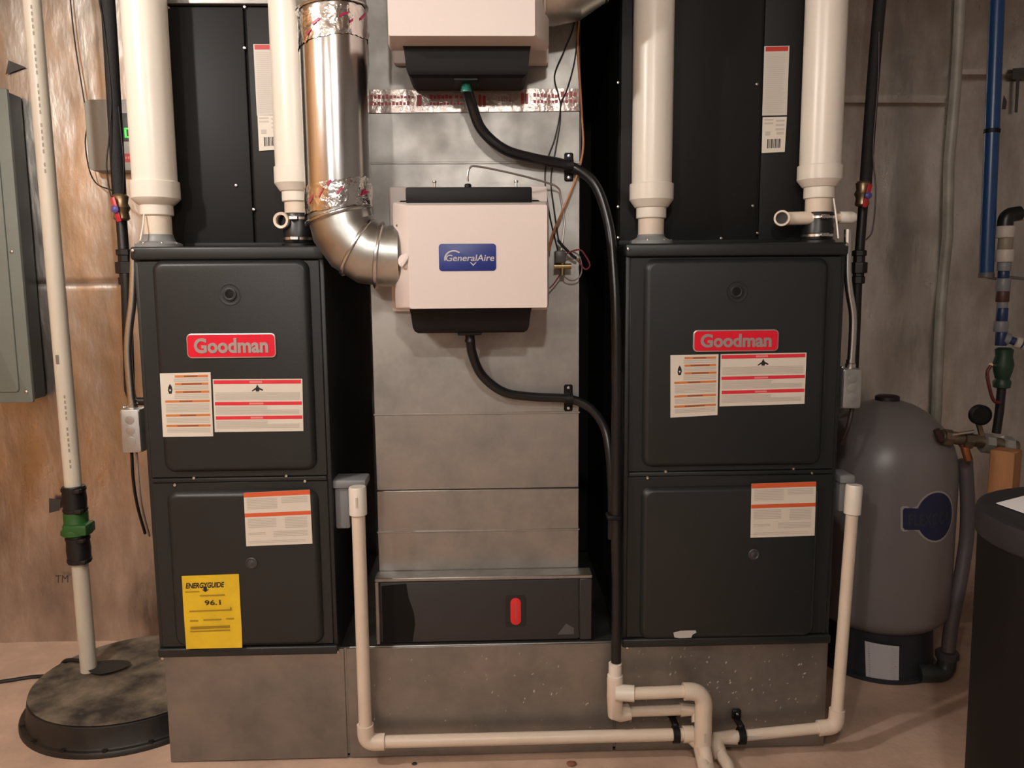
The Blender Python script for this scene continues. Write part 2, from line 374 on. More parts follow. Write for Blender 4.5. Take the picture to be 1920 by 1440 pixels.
# ------------------------------------------------------------------ furnaces
def furnace(key, label, P):
    x0, x1 = FX[key]
    t = thing('furnace', label, 'furnace', ((x0+x1)/2, .35, FB), 'charcoal gas furnaces')
    w_ = x1-x0
    # cabinet: five sided shell with rolled front lips
    bm = B(); box(bm, x0, x1, .014, .711, FB, FT, .003, 1)
    box(bm, x0, x0+.016, 0, .02, FB, FT, .004); box(bm, x1-.016, x1, 0, .02, FB, FT, .004)
    obj('cabinet', bm, M_CHARD, t)
    bm = B(); box(bm, x0-.002, x1+.002, -.012, .03, FT-.030, FT+.001, .006, 3); obj('top_rail', bm, M_CHAR, t)
    bm = B(); box(bm, x0-.001, x1+.001, -.011, .02, FB-.001, FB+.022, .005, 3); obj('bottom_rail', bm, M_CHAR, t)
    zs = P['split']                                              # seam between the doors
    a, b = P['inset']
    for nm, z0, z1, e0, e1 in (('upper_door', zs+.010, FT-.032, P['up'][1], P['up'][0]), ('lower_door', FB+.024, zs-.002, P['lo'][1], P['lo'][0])):
        bm = B(); box(bm, x0+.010, x1-.010, -.004, .014, z0, z1, .002, 1)
        fx0, fx1 = x0+a, x1-b; r = .026
        def ring(i, y): return [(x, y, z) for x, z in rrect(fx0+i, fx1-i, e0+i, e1-i, max(.004, r-i*.6), 7)]
        loops(bm, [ring(0, -.0045), ring(.002, -.008), ring(.007, -.014), ring(.011, -.0165), ring(.014, -.017)])
        obj(nm, bm, M_CHAR, t)
    bm = B(); box(bm, x0+.012, x1-.012, -.007, .010, zs-.001, zs+.009, .002, 2); obj('door_split_rail', bm, M_CHAR, t)
    for px, py in P['screws']: screw(t, at(px, py, -.006) if py > 500 else at(px, py, -.0125))
    # sight glass with dished surround
    c = at(*P['eye'], -.0165); bm = B()
    lathe(bm, [(.026, -.001), (.027, .001), (.024, .0015), (.018, -.0006), (.0155, .0005), (.0155, .004), (.012, .005), (.0095, .004), (.0095, .0), (0, .0)], c, (0, -1, 0), 28)
    e = obj('sight_glass', bm, M_CHAR, t)
    bm = B(); lathe(bm, [(.0092, 0), (.0092, .0012), (0, .0018)], c+Vector((0, -.0012, 0)), (0, -1, 0), 18); obj('glass', bm, mat('sight_glass_dark', (.01, .01, .01), .08), e)
    # lower knob latch
    c = at(*P['knob'], -.0165); bm = B()
    lathe(bm, [(.014, 0), (.014, .003), (.0115, .0042), (.010, .0025), (.006, .0025), (.004, .004), (0, .004)], c, (0, -1, 0), 20); obj('latch_button', bm, mat('dark_grey_latch', (.05, .05, .052), .35), t)
    # brand badge
    bx0, by0, bx1, by1 = P['badge']; Y = -.0172
    q = pixquad((bx0, by0), (bx1, by0-(bx1-bx0)*.012), (bx1, by1-(bx1-bx0)*.012), (bx0, by1), Y)
    q0 = q.p(0, .5); q1 = q.p(1, .5); zc = (q0.z+q1.z)/2; hh = (q.p(.5, 0).z-q.p(.5, 1).z)/2
    bm = B(); plate(bm, q0.x, q1.x, zc-hh, zc+hh, Y+.0005, Y-.004, .011, .0015); bd = obj('brand_badge', bm, M_SILV, t, 'red brand badge with silver border')
    bm = B(); plate(bm, q0.x+.0028, q1.x-.0028, zc-hh+.0028, zc+hh-.0028, Y-.003, Y-.0046, .0085, 0); obj('badge_field', bm, M_BADGE, bd)
    qq = Quad((q0.x, Y-.0046, zc+hh), (q1.x, Y-.0046, zc+hh), (q1.x, Y-.0046, zc-hh), (q0.x, Y-.0046, zc-hh))
    lettering('badge_lettering', qq, 'Goodman', .085, .915, .18, .80, M_SILV, bd, .0002, bold=.034, thick=.0012)
    # orange striped caution sticker
    Y = -.0172
    q = pixquad(*P['caution'], Y); s = sheet('caution_label', q, M_STICK, t, label='cream sticker with orange stripes')
    oy = [(.29, .95, .035, .07), (.29, .95, .155, .19), (.29, .96, .28, .315), (.08, .96, .425, .46), (.08, .96, .645, .68), (.08, .96, .81, .845)]
    stripes('orange_stripe', q, oy, M_ORNG, s)
    gp = []
    for a_, b_ in ((.075, .15), (.195, .275), (.32, .415)):
        gp += [(.27, .95, a_+.006, b_-.004)]
    gp += [(.09, .95, .48, .62), (.09, .95, .70, .79), (.09, .95, .865, .94)]
    patches('small_print', q, [(u0, u1, v0+(v1-v0)*(k+.1)/n, v0+(v1-v0)*(k+.72)/n) for u0, u1, v0, v1 in gp for n in (max(2, int((v1-v0)/.022)),) for k in range(n)], M_STICKG, s)
    patches('stripe_words', q, [(.47, .74, .044, .062), (.42, .82, .164, .182), (.44, .8, .289, .307), (.36, .62, .434, .452), (.36, .68, .654, .672), (.30, .72, .819, .837)], M_BRN, s, .0019)
    poly('flame_symbol', q, [(.19, .165), (.225, .21), (.235, .265), (.215, .32), (.165, .32), (.145, .27), (.155, .215)], M_BLK, s)
    poly('flame_heart', q, [(.19, .245), (.21, .265), (.19, .285), (.17, .265)], M_STICK, s, .0020)
    # red striped warning sticker
    q = pixquad(*P['warn'], Y); s = sheet('warning_label', q, M_STICK, t, label='cream sticker with three red stripes')
    stripes('red_stripe', q, [(.01, .985, .02, .09), (.015, .99, .43, .495), (.02, .992, .70, .765)], M_RED, s)
    patches('stripe_words', q, [(.41, .55, .035, .075), (.40, .56, .445, .482), (.41, .55, .714, .752)], mat('stripe_words_pink', (.80, .22, .22), .5), s, .0019)
    patches('small_print', q, [(.02, .97, .25+k*.022, .263+k*.022) for k in range(7)] + [(.02, .96 if k > 2 else .60, .52+k*.022, .533+k*.022) for k in range(7)] + [(.02, .96 if k > 2 else .60, .79+k*.022, .803+k*.022) for k in range(7)], M_STICKG, s)
    poly('hand_symbol', q, [(.43, .22), (.48, .16), (.495, .10), (.515, .16), (.56, .20), (.555, .225), (.52, .20), (.515, .235), (.48, .235), (.475, .20), (.44, .235)], M_BLK, s)
    # orange label on the lower door
    q = pixquad(*P['lolab'], Y); s = sheet('service_label', q, M_STICK, t, label='cream sticker with two orange-red bands')
    stripes('orange_band', q, [(0, 1, 0, .085), (0, 1, .385, .455)], M_ORNR, s)
    patches('small_print', q, [(.04, .50, .115+k*.03, .13+k*.03) for k in range(7)] + [(.56, .96, .115+k*.03, .13+k*.03) for k in range(4)] + [(.04, .47, .49+k*.03, .505+k*.03) for k in range(6)] + [(.60, .94, .49+k*.03, .505+k*.03) for k in range(7)] + [(.04, .30, .75+k*.028, .763+k*.028) for k in range(2)] + [(.42, .94, .74+k*.028, .753+k*.028) for k in range(4)] + [(.04, .9, .91+k*.028, .92+k*.028) for k in range(2)], M_STICKG, s)
    return t
L = furnace('l', 'narrower charcoal furnace with a yellow energy label on its lower door', dict(
    split=Z(450, 901, 0), inset=(.045, .033), up=(Z(440, 487, -.015), Z(450, 885, -.015)), lo=(Z(450, 921, -.015), Z(460, 1212, -.015)),
    eye=(431, 552), knob=(472, 1055), badge=(351, 626, 518, 672), caution=((300, 700), (395, 698), (400, 818), (306, 819)),
    warn=((399, 711), (567, 710), (569, 808), (403, 810)), lolab=((457, 924), (581, 918), (586, 1019), (462, 1024)),
    screws=[(249, 470), (328, 909), (364, 896), (537, 892), (572, 902), (305, 1234), (633, 1222)]))
R_ = furnace('r', 'wider charcoal furnace with a scraped white spot low on its door', dict(
    split=Z(1370, 889, 0), inset=(.043, .044), up=(Z(1370, 484, -.015), Z(1370, 875, -.015)), lo=(Z(1370, 912, -.015), Z(1370, 1198, -.015)),
    eye=(1381, 547), knob=(1413, 1039), badge=(1299, 619, 1459, 660), caution=((1257, 666), (1347, 664), (1345, 778), (1257, 783)),
    warn=((1351, 664), (1512, 661), (1508, 757), (1349, 762)), lolab=((1409, 907), (1530, 903), (1527, 1004), (1407, 1008)),
    screws=[(1178, 467), (1588, 459), (1214, 896), (1248, 884), (1488, 879), (1523, 887), (1176, 1214), (1553, 1201)]))
# yellow energy label, lifting at its lower corner
q = pixquad((341, 1080), (448, 1076), (455, 1213), (349, 1217), -.0178)
curl = lambda u, v: .004*max(0, v-.75)*4*u + .0015*math.sin(v*5)*v
ql = sheet('energy_label', q, M_YEL, L, nu=6, nv=10, curl=curl, label='yellow energy rating label')
lettering('label_title', q, 'ENERGYGUIDE', .06, .74, .095, .17, M_BLK, ql, .0018+.0003, bold=.03, shear=.2)
poly('title_arrow', q, [(.37, .15), (.43, .15), (.43, .19), (.47, .19), (.40, .225), (.34, .19), (.37, .19)], M_BLK, ql, .0022)
lettering('efficiency_number', q, '96.1', .38, .66, .335, .405, M_BLK, ql, .0028, bold=.015)
patches('print_lines', q, [(.30, .74, .262, .278), (.10, .84, .468, .482), (.82, .845, .44, .482)] + [(.1, .25, .60, .615), (.34, .66, .595, .61), (.74, .88, .59, .605)] + [(.1, .8, .69, .705), (.1, .8, .713, .724), (.09, .8, .748, .762), (.05, .3, .205, .215)], M_YELP, ql, .0030, curl=curl)
# scraped paint spot on the right furnace's lower door
q = pixquad((1262, 1183), (1307, 1181), (1303, 1195), (1264, 1198), -.0172)
bm = B(); bm.faces.new([bm.verts.new(q.p(u, v, .0006)) for u, v in ((0, .2), (.3, 0), (.95, .05), (1, .35), (.85, .6), (.82, 1), (.25, .95), (.02, .8))])
obj('paint_chip', bm, mat('bare_primer', (.50, .48, .46), .6), R_)

# ------------------------------------------------------------------ coil cabinets above the furnaces
CY = .13
def coil(key, label, top, seampx, screws, lab1, lab2):
    x0, x1 = FX[key]
    t = thing('coil_cabinet', label, 'cabinet', ((x0+x1)/2, .4, FT), 'coil cabinets on the furnaces')
    bm = B(); box(bm, x0+.004, x1-.004, CY+.012, .68, FT+.002, top, .003, 1); obj('cabinet_body', bm, M_COIL, t)
    xs = X(seampx[0], seampx[1], CY)
    bm = B(); box(bm, x0+.006, xs-.003, CY, CY+.014, FT+.012, top-.004, .004, 2); obj('front_panel', bm, M_COIL, t)
    bm = B(); box(bm, xs+.003, x1-.006, CY+.002, CY+.014, FT+.006, top-.004, .003, 2); obj('side_strip', bm, M_COIL, t)
    bm = B(); box(bm, x0+.004, x1-.004, CY-.004, CY+.014, FT+.002, FT+.016, .003, 2); obj('bottom_flange', bm, M_COIL, t)
    for p in screws: screw(t, at(*p, CY-.001), .0042)
    q = pixquad(*lab1, CY-.0002); s = sheet('rating_label', q, mat('rating_label_paper', (.58, .545, .49), .55), t, label='tall white rating label with red heading')
    patches('red_heading', q, [(.05, .95, .01, .075)], mat('heading_red', (.48, .035, .03), .5), s)
    patches('small_print', q, [(.08, .92 - .2*random.random(), .11+k*.028, .122+k*.028) for k in range(31)], M_STICKG, s)
    q = pixquad(*lab2, CY-.0002); s = sheet('barcode_label', q, M_STICK, t, label='small white barcode label')
    patches('small_print', q, [(.06, .45, .05+k*.1, .1+k*.1) for k in range(2)] + [(.55, .92, .08+k*.12, .14+k*.12) for k in range(3)] + [(.12, .34, .40, .52), (.6, .9, .42, .5)], M_STICKG, s)
    patches('barcode', q, [(.22+k*.055, .22+k*.055+(.022 if k % 3 else .04), .62, .88) for k in range(11)], M_BLK, s)
    return t
CTL = Z(400, 9, CY)
coil('l', 'black coil cabinet standing on the narrower furnace', CTL, (468, 230), [(316, 15), (459, 13), (459, 90), (443, 348), (476, 393)],
     ((475, 83), (521, 83), (524, 215), (482, 217)), ((483, 217), (529, 216), (532, 280), (486, 283)))
coil('r', 'black coil cabinet standing on the wider furnace', 2.30, (1427, 230), [(1159, 155), (1159, 388), (1419, 158), (1411, 386), (1420, 437), (1159, 446), (1352, 447)],
     ((1433, 87), (1480, 86), (1475, 216), (1429, 217)), ((1430, 220), (1475, 219), (1471, 285), (1428, 287)))
t = thing('supply_plenum', 'galvanized sheet metal plenum on top of the coil cabinet beside the round duct', 'plenum', (-.608, .4, CTL))
bm = B(); box(bm, FX['l'][0]+.008, FX['l'][1]-.008, CY+.004, .66, CTL+.001, 2.40, .002, 1); obj('plenum_wall', bm, M_GALV, t)
bm = B(); box(bm, FX['l'][0]+.002, FX['l'][1]-.002, CY-.006, CY+.004, CTL+.001, CTL+.028, .002, 2); obj('drive_cleat', bm, M_GALV, t)

# ------------------------------------------------------------------ central return duct
DX0, DX1, DY = -.290, .231, .085
t = thing('return_duct', 'tall square galvanized return duct between the two furnaces', 'duct', (-.03, .38, FB))
cuts = [Z(890, y, DY) for y in (1082, 995, 918, 775, 305, 182)] + [2.40]
tilt = [.002, .003, .008, -.003, .005, .004]
for k in range(6):
    z0, z1 = cuts[k], cuts[k+1]
    bm = B(); box(bm, DX0, DX1, DY, .70, z0+.0006, z1-.0006, .0015, 1)
    for v in bm.verts:
        if v.co.y < .2: v.co.y += tilt[k]*(z1-v.co.z)/(z1-z0)*.5*(1 if k != 2 else 1)
    obj('duct_section', bm, M_GALV, t)
    if k in (1, 3, 4):
        bm = B(); box(bm, DX0-.002, DX1+.002, DY-.0018, DY+.02, z0-.003, z0+.002, .0008, 1); obj('slip_joint', bm, M_GALV, t)
bm = B(); box(bm, DX0+.004, DX1-.004, DY+.004, .70, FB, cuts[0]-.001); obj('duct_boot', bm, M_GALV, t)
q = pixquad((780, 680), (830, 680), (830, 760), (780, 760), DY-.0008)
bm = B(); bm.faces.new([bm.verts.new(q.p(u, v, .0004)) for u, v in ((.05, .12), (.62, .06), (.72, .2), (.38, .24), (.55, .48), (.62, .68), (.44, .72), (.40, .5), (.2, .25))]); obj('chalk_smear', bm, mat('chalk_smear', (.30, .285, .265), .7), t)
# clear sealing tape with red print over the upper joint
q = pixquad((690, 168), (1087, 166), (1087, 208), (690, 212), DY-.0035)
tp = sheet('sealing_tape', q, mat('sealing_tape_film', (.50, .42, .38), .22, .4, var=.25, vscale=30, bump=.15, bscale=90), t, .0006, 'silver sealing tape with red print', nu=40, nv=2, curl=lambda u, v: .0012*math.sin(u*70)*math.sin(u*23))
rp = []
for u0, u1, v0, v1 in ((.01, .12, .22, .40), (.12, .22, .26, .38), (.01, .20, .52, .68), (.23, .26, .25, .72), (.29, .40, .25, .42), (.29, .45, .56, .68), (.41, .45, .28, .40), (.52, .56, .26, .78), (.72, .76, .18, .66), (.78, .83, .20, .36), (.83, .90, .24, .40), (.91, .99, .14, .36), (.78, .9, .5, .64), (.91, .99, .48, .64)):
    n = max(1, int((u1-u0)/.016))
    rp += [(u0+(u1-u0)*k/n, u0+(u1-u0)*(k+.72)/n, v0+.04*(k % 2), v1) for k in range(n)]
M_TAPER = mat('tape_print_red', (.36, .035, .045), .4)
patches('red_print', q, rp, M_TAPER, tp, .0022)
lettering('date_code', q, '11/12', .615, .675, .34, .56, M_TAPER, tp, .0022)
for p in ((1068, 293), (1068, 330)): pass

# filter rack cover at the foot of the return duct
t = thing('filter_rack', 'black filter door in a galvanized frame with a red oval emblem', 'filter rack', (-.02, .06, FB))
fx0, fx1 = X(708, 1150, .048), X(1107, 1140, .048); fz0, fz1 = FB+.002, Z(900, 1078, .045)
M_FILT = mat('filter_door_black', (.030, .028, .029), .42)
bm = B(); box(bm, fx0, fx1, .048, .084, fz0, fz1-.002, .002, 1); obj('rack_box', bm, M_GALVB, t)
bm = B(); box(bm, fx0-.003, fx1+.003, .032, .084, fz1-.010, fz1, .002, 1); obj('top_channel', bm, M_GALV, t)
bm = B(); box(bm, fx0-.003, fx0+.007, .032, .075, fz0, fz1-.010, .002, 1); obj('side_channel', bm, M_GALV, t)
bm = B(); box(bm, fx1-.030, fx1+.003, .034, .075, fz0, fz1-.010, .003, 1); obj('end_cap', bm, M_FILT, t)
bm = B(); plate(bm, fx0+.009, fx1-.032, fz0+.003, fz1-.012, .049, .036, .003, .002); dd = obj('filter_door', bm, M_FILT, t)
q = Quad((fx0+.011, .0359, fz1-.016), (fx1-.034, .0359, fz1-.016), (fx1-.034, .0359, fz0+.005), (fx0+.011, .0359, fz0+.005))
poly('dark_patch', q, [(.005, .03), (.13, .0), (.14, .25), (.165, .5), (.17, .7), (.155, 1), (.005, 1)], mat('dark_patch', (.004, .004, .004), .55, spec=.2), dd, .0006)  # darker area with a curved edge at the door's left end
poly('corner_sticker', q, [(.94, .74), (.98, .82), (.98, .93), (.895, .93)], mat('grey_sticker', (.08, .08, .08), .5), dd, .0006)
c = at(967, 1146, .0355)
bm = B(); plate(bm, c.x-.0265, c.x+.0265, c.z-.042, c.z+.042, .0359, .0346, .006, 0); em = obj('emblem_plate', bm, mat('emblem_black', (.014, .014, .014), .4), t)
bm = B(); plate(bm, c.x-.0135, c.x+.0135, c.z-.036, c.z+.036, .0346, .0330, .0134, .0006); obj('red_oval', bm, mat('emblem_red', (.70, .025, .03), .4), em)
bm = B(); box(bm, c.x-.002, c.x+.002, .0324, .0332, c.z-.021, c.z+.021, .0004, 1); obj('emblem_print', bm, mat('emblem_print', (.45, .10, .07), .5), em)

# ------------------------------------------------------------------ humidifiers
def humidifier(label, P, mirror):
    t = thing('humidifier', label, 'humidifier', P['base'], 'white humidifiers on the return duct')
    (bx0, bx1, bz0, bz1) = P['back']; (cx0, cx1, cz0, cz1) = P['cover']
    yb, ym, yf = DY-.014, -.075, -.145
    bm = B(); plate(bm, bx0, bx1, bz0, bz1, DY-.003, yb-.012, .006, .002); obj('back_plate', bm, M_WHITE, t)
    # cover: full outline at ym, chamfered towards the front on the duct side and at top or bottom
    lx, rx = P['chx']; lz, uz = P['chz']
    bm = B()
    def rr(x0, x1, z0, z1, y, r): return [(x, y, z) for x, z in rrect(x0, x1, z0, z1, r, 4)]
    loops(bm, [rr(cx0, cx1, cz0, cz1, -.045, .006), rr(cx0, cx1, cz0, cz1, ym, .006), rr(cx0+lx*.9, cx1-rx*.9, cz0+lz*.9, cz1-uz*.9, yf+.006, .006), rr(cx0+lx, cx1-rx, cz0+lz, cz1-uz, yf, .004)], True, True)
    cv = obj('cover', bm, M_WHITE, t)
    bm = B(); box(bm, cx0+.03, cx1-.03, -.05, yb-.008, cz0+.012, cz1-.012, .004, 2); obj('housing', bm, M_WHITE, t)
    mx = (cx0+cx1)/2-.004
    tw = (cx1-cx0)*.40
    if P['tray']:
        z0 = cz1-.006; bm = B(); box(bm, mx-tw, mx+tw, -.10, yb-.01, z0, z0+.036, .004, 2); tr = obj('water_tray', bm, M_BLACKP, t)
        for sx in (-.08, .108):
            bm = B(); lathe(bm, [(.0045, 0), (.0045, .006), (.003, .006), (.003, .016), (.005, .017), (.005, .021), (0, .022)], (mx+sx, -.04, z0+.036), (0, 0, 1), 10); obj('tray_screw', bm, M_STEEL, t)
        bm = B(); lathe(bm, [(.008, 0), (.008, .012), (.005, .014), (0, .014)], (mx-.003, -.04, z0+.036), (0, 0, 1), 12); obj('feed_nipple', bm, M_BLACKP, t)
        for sx in (-tw-.012, tw+.012):
            bm = B(); box(bm, mx+sx-.010, mx+sx+.010, -.03, .04, z0-.004, z0+.014, .003, 1); obj('hinge_lug', bm, M_BLACKP, t)
    # drain pan
    z1 = cz0+.003; z0 = z1-P['panh']; bm = B()
    PYF_ = -.082
    def pr(i, y0, y1, z): return [(mx-tw+i, y0+i, z), (mx+tw-i, y0+i, z), (mx+tw-i, y1, z), (mx-tw+i, y1, z)]
    loops(bm, [pr(0, PYF_, yb-.01, z1), pr(.003, PYF_, yb-.01, z1-.012), pr(.007, PYF_, yb-.01, z0+.014), pr(.011, PYF_+.001, yb-.01, z0+.005), pr(.018, PYF_+.004, yb-.01, z0)], True, True)
    obj('drain_pan', bm, M_BLACKP, t, angle=25)
    bm = B(); box(bm, mx-.032, mx+.024, -.06, 0, z0-.006, z0+.001, .002, 1); obj('pan_boss', bm, M_BLACKP, t)
    bm = B(); lathe(bm, [(.011, 0), (.011, -.010), (.0125, -.012), (.0125, -.018), (0, -.018)], (mx-.004, -.03, z0-.006), (0, 0, 1), 14)
    obj('drain_spigot', bm, P['spig'], t)
    return t, cv, mx, z0-.024, (yf, cx0+lx, cx1-rx, cz0+lz, cz1-uz)
YF, YM = -.145, -.075
lo = dict(base=(-.02, .05, Z(880, 580, 0)), back=(X(731, 460, .05), X(1027, 460, .05), Z(880, 583, .05), Z(880, 349, .05)),
    cover=(X(739, 470, YM), X(1029, 470, YM), Z(880, 577, YF)-.004, Z(880, 374, YF)+.002), tray=True, panh=Z(880, 577, -.082)-Z(880, 626, -.082), spig=M_RUBBER)
lo['chx'] = (X(766, 470, YF)-lo['cover'][0], lo['cover'][1]-X(1026, 470, YF)); lo['chz'] = (.003, .014)
H1, cv1, hx1, hz1, fr1 = humidifier('white humidifier with a blue brand badge and dial', lo, False)
up = dict(base=(-.02, .05, Z(870, 100, 0)), back=(X(735, 60, .05), X(1029, 60, .05), Z(870, 117, .05), Z(870, 117, .05)+.31),
    cover=(X(727, 40, YM), X(1029, 40, YM), Z(870, 70, YF), Z(870, 70, YF)+.245), tray=True, panh=Z(870, 92, -.082)-Z(870, 150, -.082), spig=mat('green_spigot', (.02, .16, .12), .35))
up['chx'] = (X(728, 40, YF)-up['cover'][0], up['cover'][1]-X(1003, 40, YF)); up['chz'] = (.003, .012)
H2, cv2, hx2, hz2, fr2 = humidifier('upper white humidifier whose top is cut off, joined to the tan elbow duct', up, True)
# badge and dial on the lower one
q0 = at(823, 483, YF); q1 = at(930, 483, YF); zt_, zb_ = Z(876, 457, YF), Z(876, 508, YF)
bm = B(); plate(bm, q0.x, q1.x, zb_, zt_, YF+.0003, YF-.0014, .007, .0004); bd = obj('brand_badge', bm, M_BLUE, H1, 'blue brand badge')
q = Quad((q0.x, YF-.0014, zt_), (q1.x, YF-.0014, zt_), (q1.x, YF-.0014, zb_), (q0.x, YF-.0014, zb_))
lettering('badge_lettering', q, 'GeneralAire', .12, .97, .40, .64, M_SILVD, bd, .0003, bold=.012, shear=.15)
bm = B()
arc = [(math.radians(190-a*14), ) for a in range(11)]
for (a0,), (a1,) in zip(arc, arc[1:]):
    f = lambda a, r: q.p(.26+.17*r*math.cos(a), .56-.33*r*math.sin(a), .0003)
    bm.faces.new([bm.verts.new(p) for p in (f(a0, 1), f(a1, 1), f(a1, .84), f(a0, .84))])
obj('badge_swoosh', bm, M_SILVD, bd)
poly('badge_drop', q, [(.54, .68), (.60, .82), (.66, .68), (.64, .68), (.60, .76), (.56, .68)], M_SILVD, bd, .0003)
c = at(761, 490, -.128); bm = B(); lathe(bm, [(.017, .012), (.017, -.004), (.0155, -.007), (0, -.007)], c, (.25, 1, 0), 28); dl = obj('dial', bm, M_WHITE, H1, 'white control dial')
bm = B(); box(bm, -.004, .004, -.012, .002, -.0145, .0145, .0015, 1)
bmesh.ops.rotate(bm, verts=bm.verts, cent=(0, 0, 0), matrix=Matrix.Rotation(math.radians(35), 3, 'Y')); bmesh.ops.translate(bm, verts=bm.verts, vec=c+Vector((-.001, -.006, 0)))
obj('dial_grip', bm, M_WHITE, dl)
bm = B(); lathe(bm, [(.003, 0), (.003, .002), (0, .002)], at(745, 423, -.093), (0, -1, 0), 10); obj('peg', bm, mat('rusty_peg', (.15, .06, .03), .6), H1)

# ------------------------------------------------------------------ round bypass ducts
RD = .0745; RY = -.05
rcx = (X(567, 200, RY)+X(691, 200, RY))/2
def gore(bm, pts, r, seg=36):
    return tube(bm, pts, r, seg)
ze = Z(735, 480, RY); bx = X(742, 480, RY); Rb = .105
t = thing('bypass_duct', 'shiny galvanized round bypass duct with an elbow entering the badged humidifier', 'duct', (rcx, RY, ze), 'round bypass ducts')
zt_ = ze+Rb; z_top = Z(622, 20, RY)
bm = B(); lathe(bm, [(RD, zt_-.004), (RD, z_top)], (rcx, RY, 0), (0, 0, 1), 48); obj('straight_pipe', bm, M_DUCT, t)
ang = [0, 24, 46, 68, 90]
epts = [Vector((rcx+Rb-Rb*math.cos(math.radians(a)), RY, ze+Rb-Rb*math.sin(math.radians(a)))) for a in ang]
epts[-1].x = max(epts[-1].x, bx-.02); bm = B()
bm = B(); tube(bm, [Vector((rcx, RY, zt_+.001))]+epts[1:]+[Vector((bx+.012, RY, ze))], [RD*.985, RD*.995, RD*1.0, RD*1.0, RD*.94, RD*.94], 40); obj('elbow', bm, M_ELBOW, t, angle=18)
for i, a in enumerate((10, 52, 82)):
    ar = math.radians(a); c = Vector((rcx+Rb-Rb*math.cos(ar), RY, ze+Rb-Rb*math.sin(ar)))
    tn = Vector((math.sin(ar), 0, -math.cos(ar)))
    if i == 0: tn = Vector((.28, 0, -1)).normalized(); c = Vector((rcx, RY, zt_-.012))
    if i == 1: tn = Vector((.85, 0, -.52)).normalized()
    bm = B(); k = RD*(1.055 if i == 0 else 1.03)
    lathe(bm, [(k*.97, -.005), (k*1.015, -.0025), (k*1.02, 0), (k*1.015, .0025), (k*.97, .005)], c, tn, 48); obj('elbow_rib', bm, M_DUCT, t)
# upper fitting
bm = B(); lathe(bm, [(RD*.98, -.006), (RD*1.07, -.003), (RD*1.08, 0), (RD*1.05, .004), (RD*.98, .006)], (rcx, RY, z_top), (-.10, 0, 1), 48); obj('coupling_rib', bm, M_DUCT, t)
bm = B(); tube(bm, [Vector((rcx, RY, z_top)), Vector((rcx-.008, RY, z_top+.06)), Vector((rcx-.03, RY-.01, z_top+.13)), Vector((rcx-.07, RY-.04, z_top+.21)), Vector((rcx-.09, RY-.06, 2.38))], RD*1.04, 40); obj('upper_elbow', bm, M_ELBOW, t, angle=18)
# crinkled foil tape with magenta print at both joints
M_TAPE = mat('foil_tape', (.80, .78, .76), .14, 1.0, bump=.6, bscale=28)
def tapeband(z0, z1, n, seed):
    rnd = random.Random(seed); bm = B(); rings = []
    for j in range(7):
        z = z0+(z1-z0)*j/6
        rings.append([bm.verts.new((rcx+(RD+.0015+.0016*rnd.random())*math.cos(2*math.pi*i/72), RY+(RD+.0015+.0016*rnd.random())*math.sin(2*math.pi*i/72), z+.012*math.cos(2*math.pi*i/72)+(rnd.random()-.5)*.006*(j in (0, 6)))) for i in range(72)])
    for a, b in zip(rings, rings[1:]):
        for i in range(72): bm.faces.new((a[i], a[(i+1) % 72], b[(i+1) % 72], b[i]))
    o = obj('foil_tape', bm, M_TAPE, t, 'crinkled foil tape with magenta print', angle=60)
    bm = B()
    for k in range(n):
        a0 = math.radians(205+130*rnd.random()); zz = z0+(z1-z0)*(.15+.7*rnd.random()); sl = .05+.25*rnd.random()
        wd = math.radians(6+12*rnd.random()); hh = .004+.003*rnd.random()
        for s in range(4):
            p = []
            for aa, dz in ((s/4, 0), ((s+1)/4, 0), ((s+1)/4, hh), (s/4, hh)):
                a_ = a0+wd*aa; p.append(bm.verts.new((rcx+(RD+.0042)*math.cos(a_), RY+(RD+.0042)*math.sin(a_), zz+dz+sl*aa*.06+.012*math.cos(a_))))
            bm.faces.new(p)
    obj('magenta_print', bm, mat('tape_print_magenta', (.42, .02, .09), .4), o)['kind'] = 'stuff'
tapeband(zt_-.002, zt_+.058, 6, 3); tapeband(z_top-.075, z_top-.012, 5, 5)
# upper duct on the right of the upper humidifier
zc2 = Z(1075, 47, RY)+RD; xa, xb = X(1026, 30, RY), X(1182, 10, RY)
t = thing('bypass_duct', 'tan galvanized duct elbow at the upper humidifier beside the black coil cabinet', 'duct', (xa, RY, zc2), 'round bypass ducts')
bm = B(); xv = xb-RD-.002; Rb2 = .10
tube(bm, [Vector((xa-.03, RY, zc2)), Vector((xv-Rb2, RY, zc2))]+[Vector((xv-Rb2+Rb2*math.sin(math.radians(a)), RY, zc2+Rb2-Rb2*math.cos(math.radians(a)))) for a in (22, 45, 68, 90)]+[Vector((xv, RY, 2.40))], RD, 40); obj('elbow_pipe', bm, M_ELBOW, t, angle=18)
for i, (a, dx) in enumerate(((4, -.03), (45, 0))):
    ar = math.radians(a); c = Vector((xv-Rb2+Rb2*math.sin(ar)+dx, RY, zc2+Rb2-Rb2*math.cos(ar))); bm = B()
    lathe(bm, [(RD*.97, -.005), (RD*1.05, -.002), (RD*1.05, .002), (RD*.97, .005)], c, (math.cos(ar), 0, math.sin(ar)), 44); obj('elbow_rib', bm, M_DUCT, t)

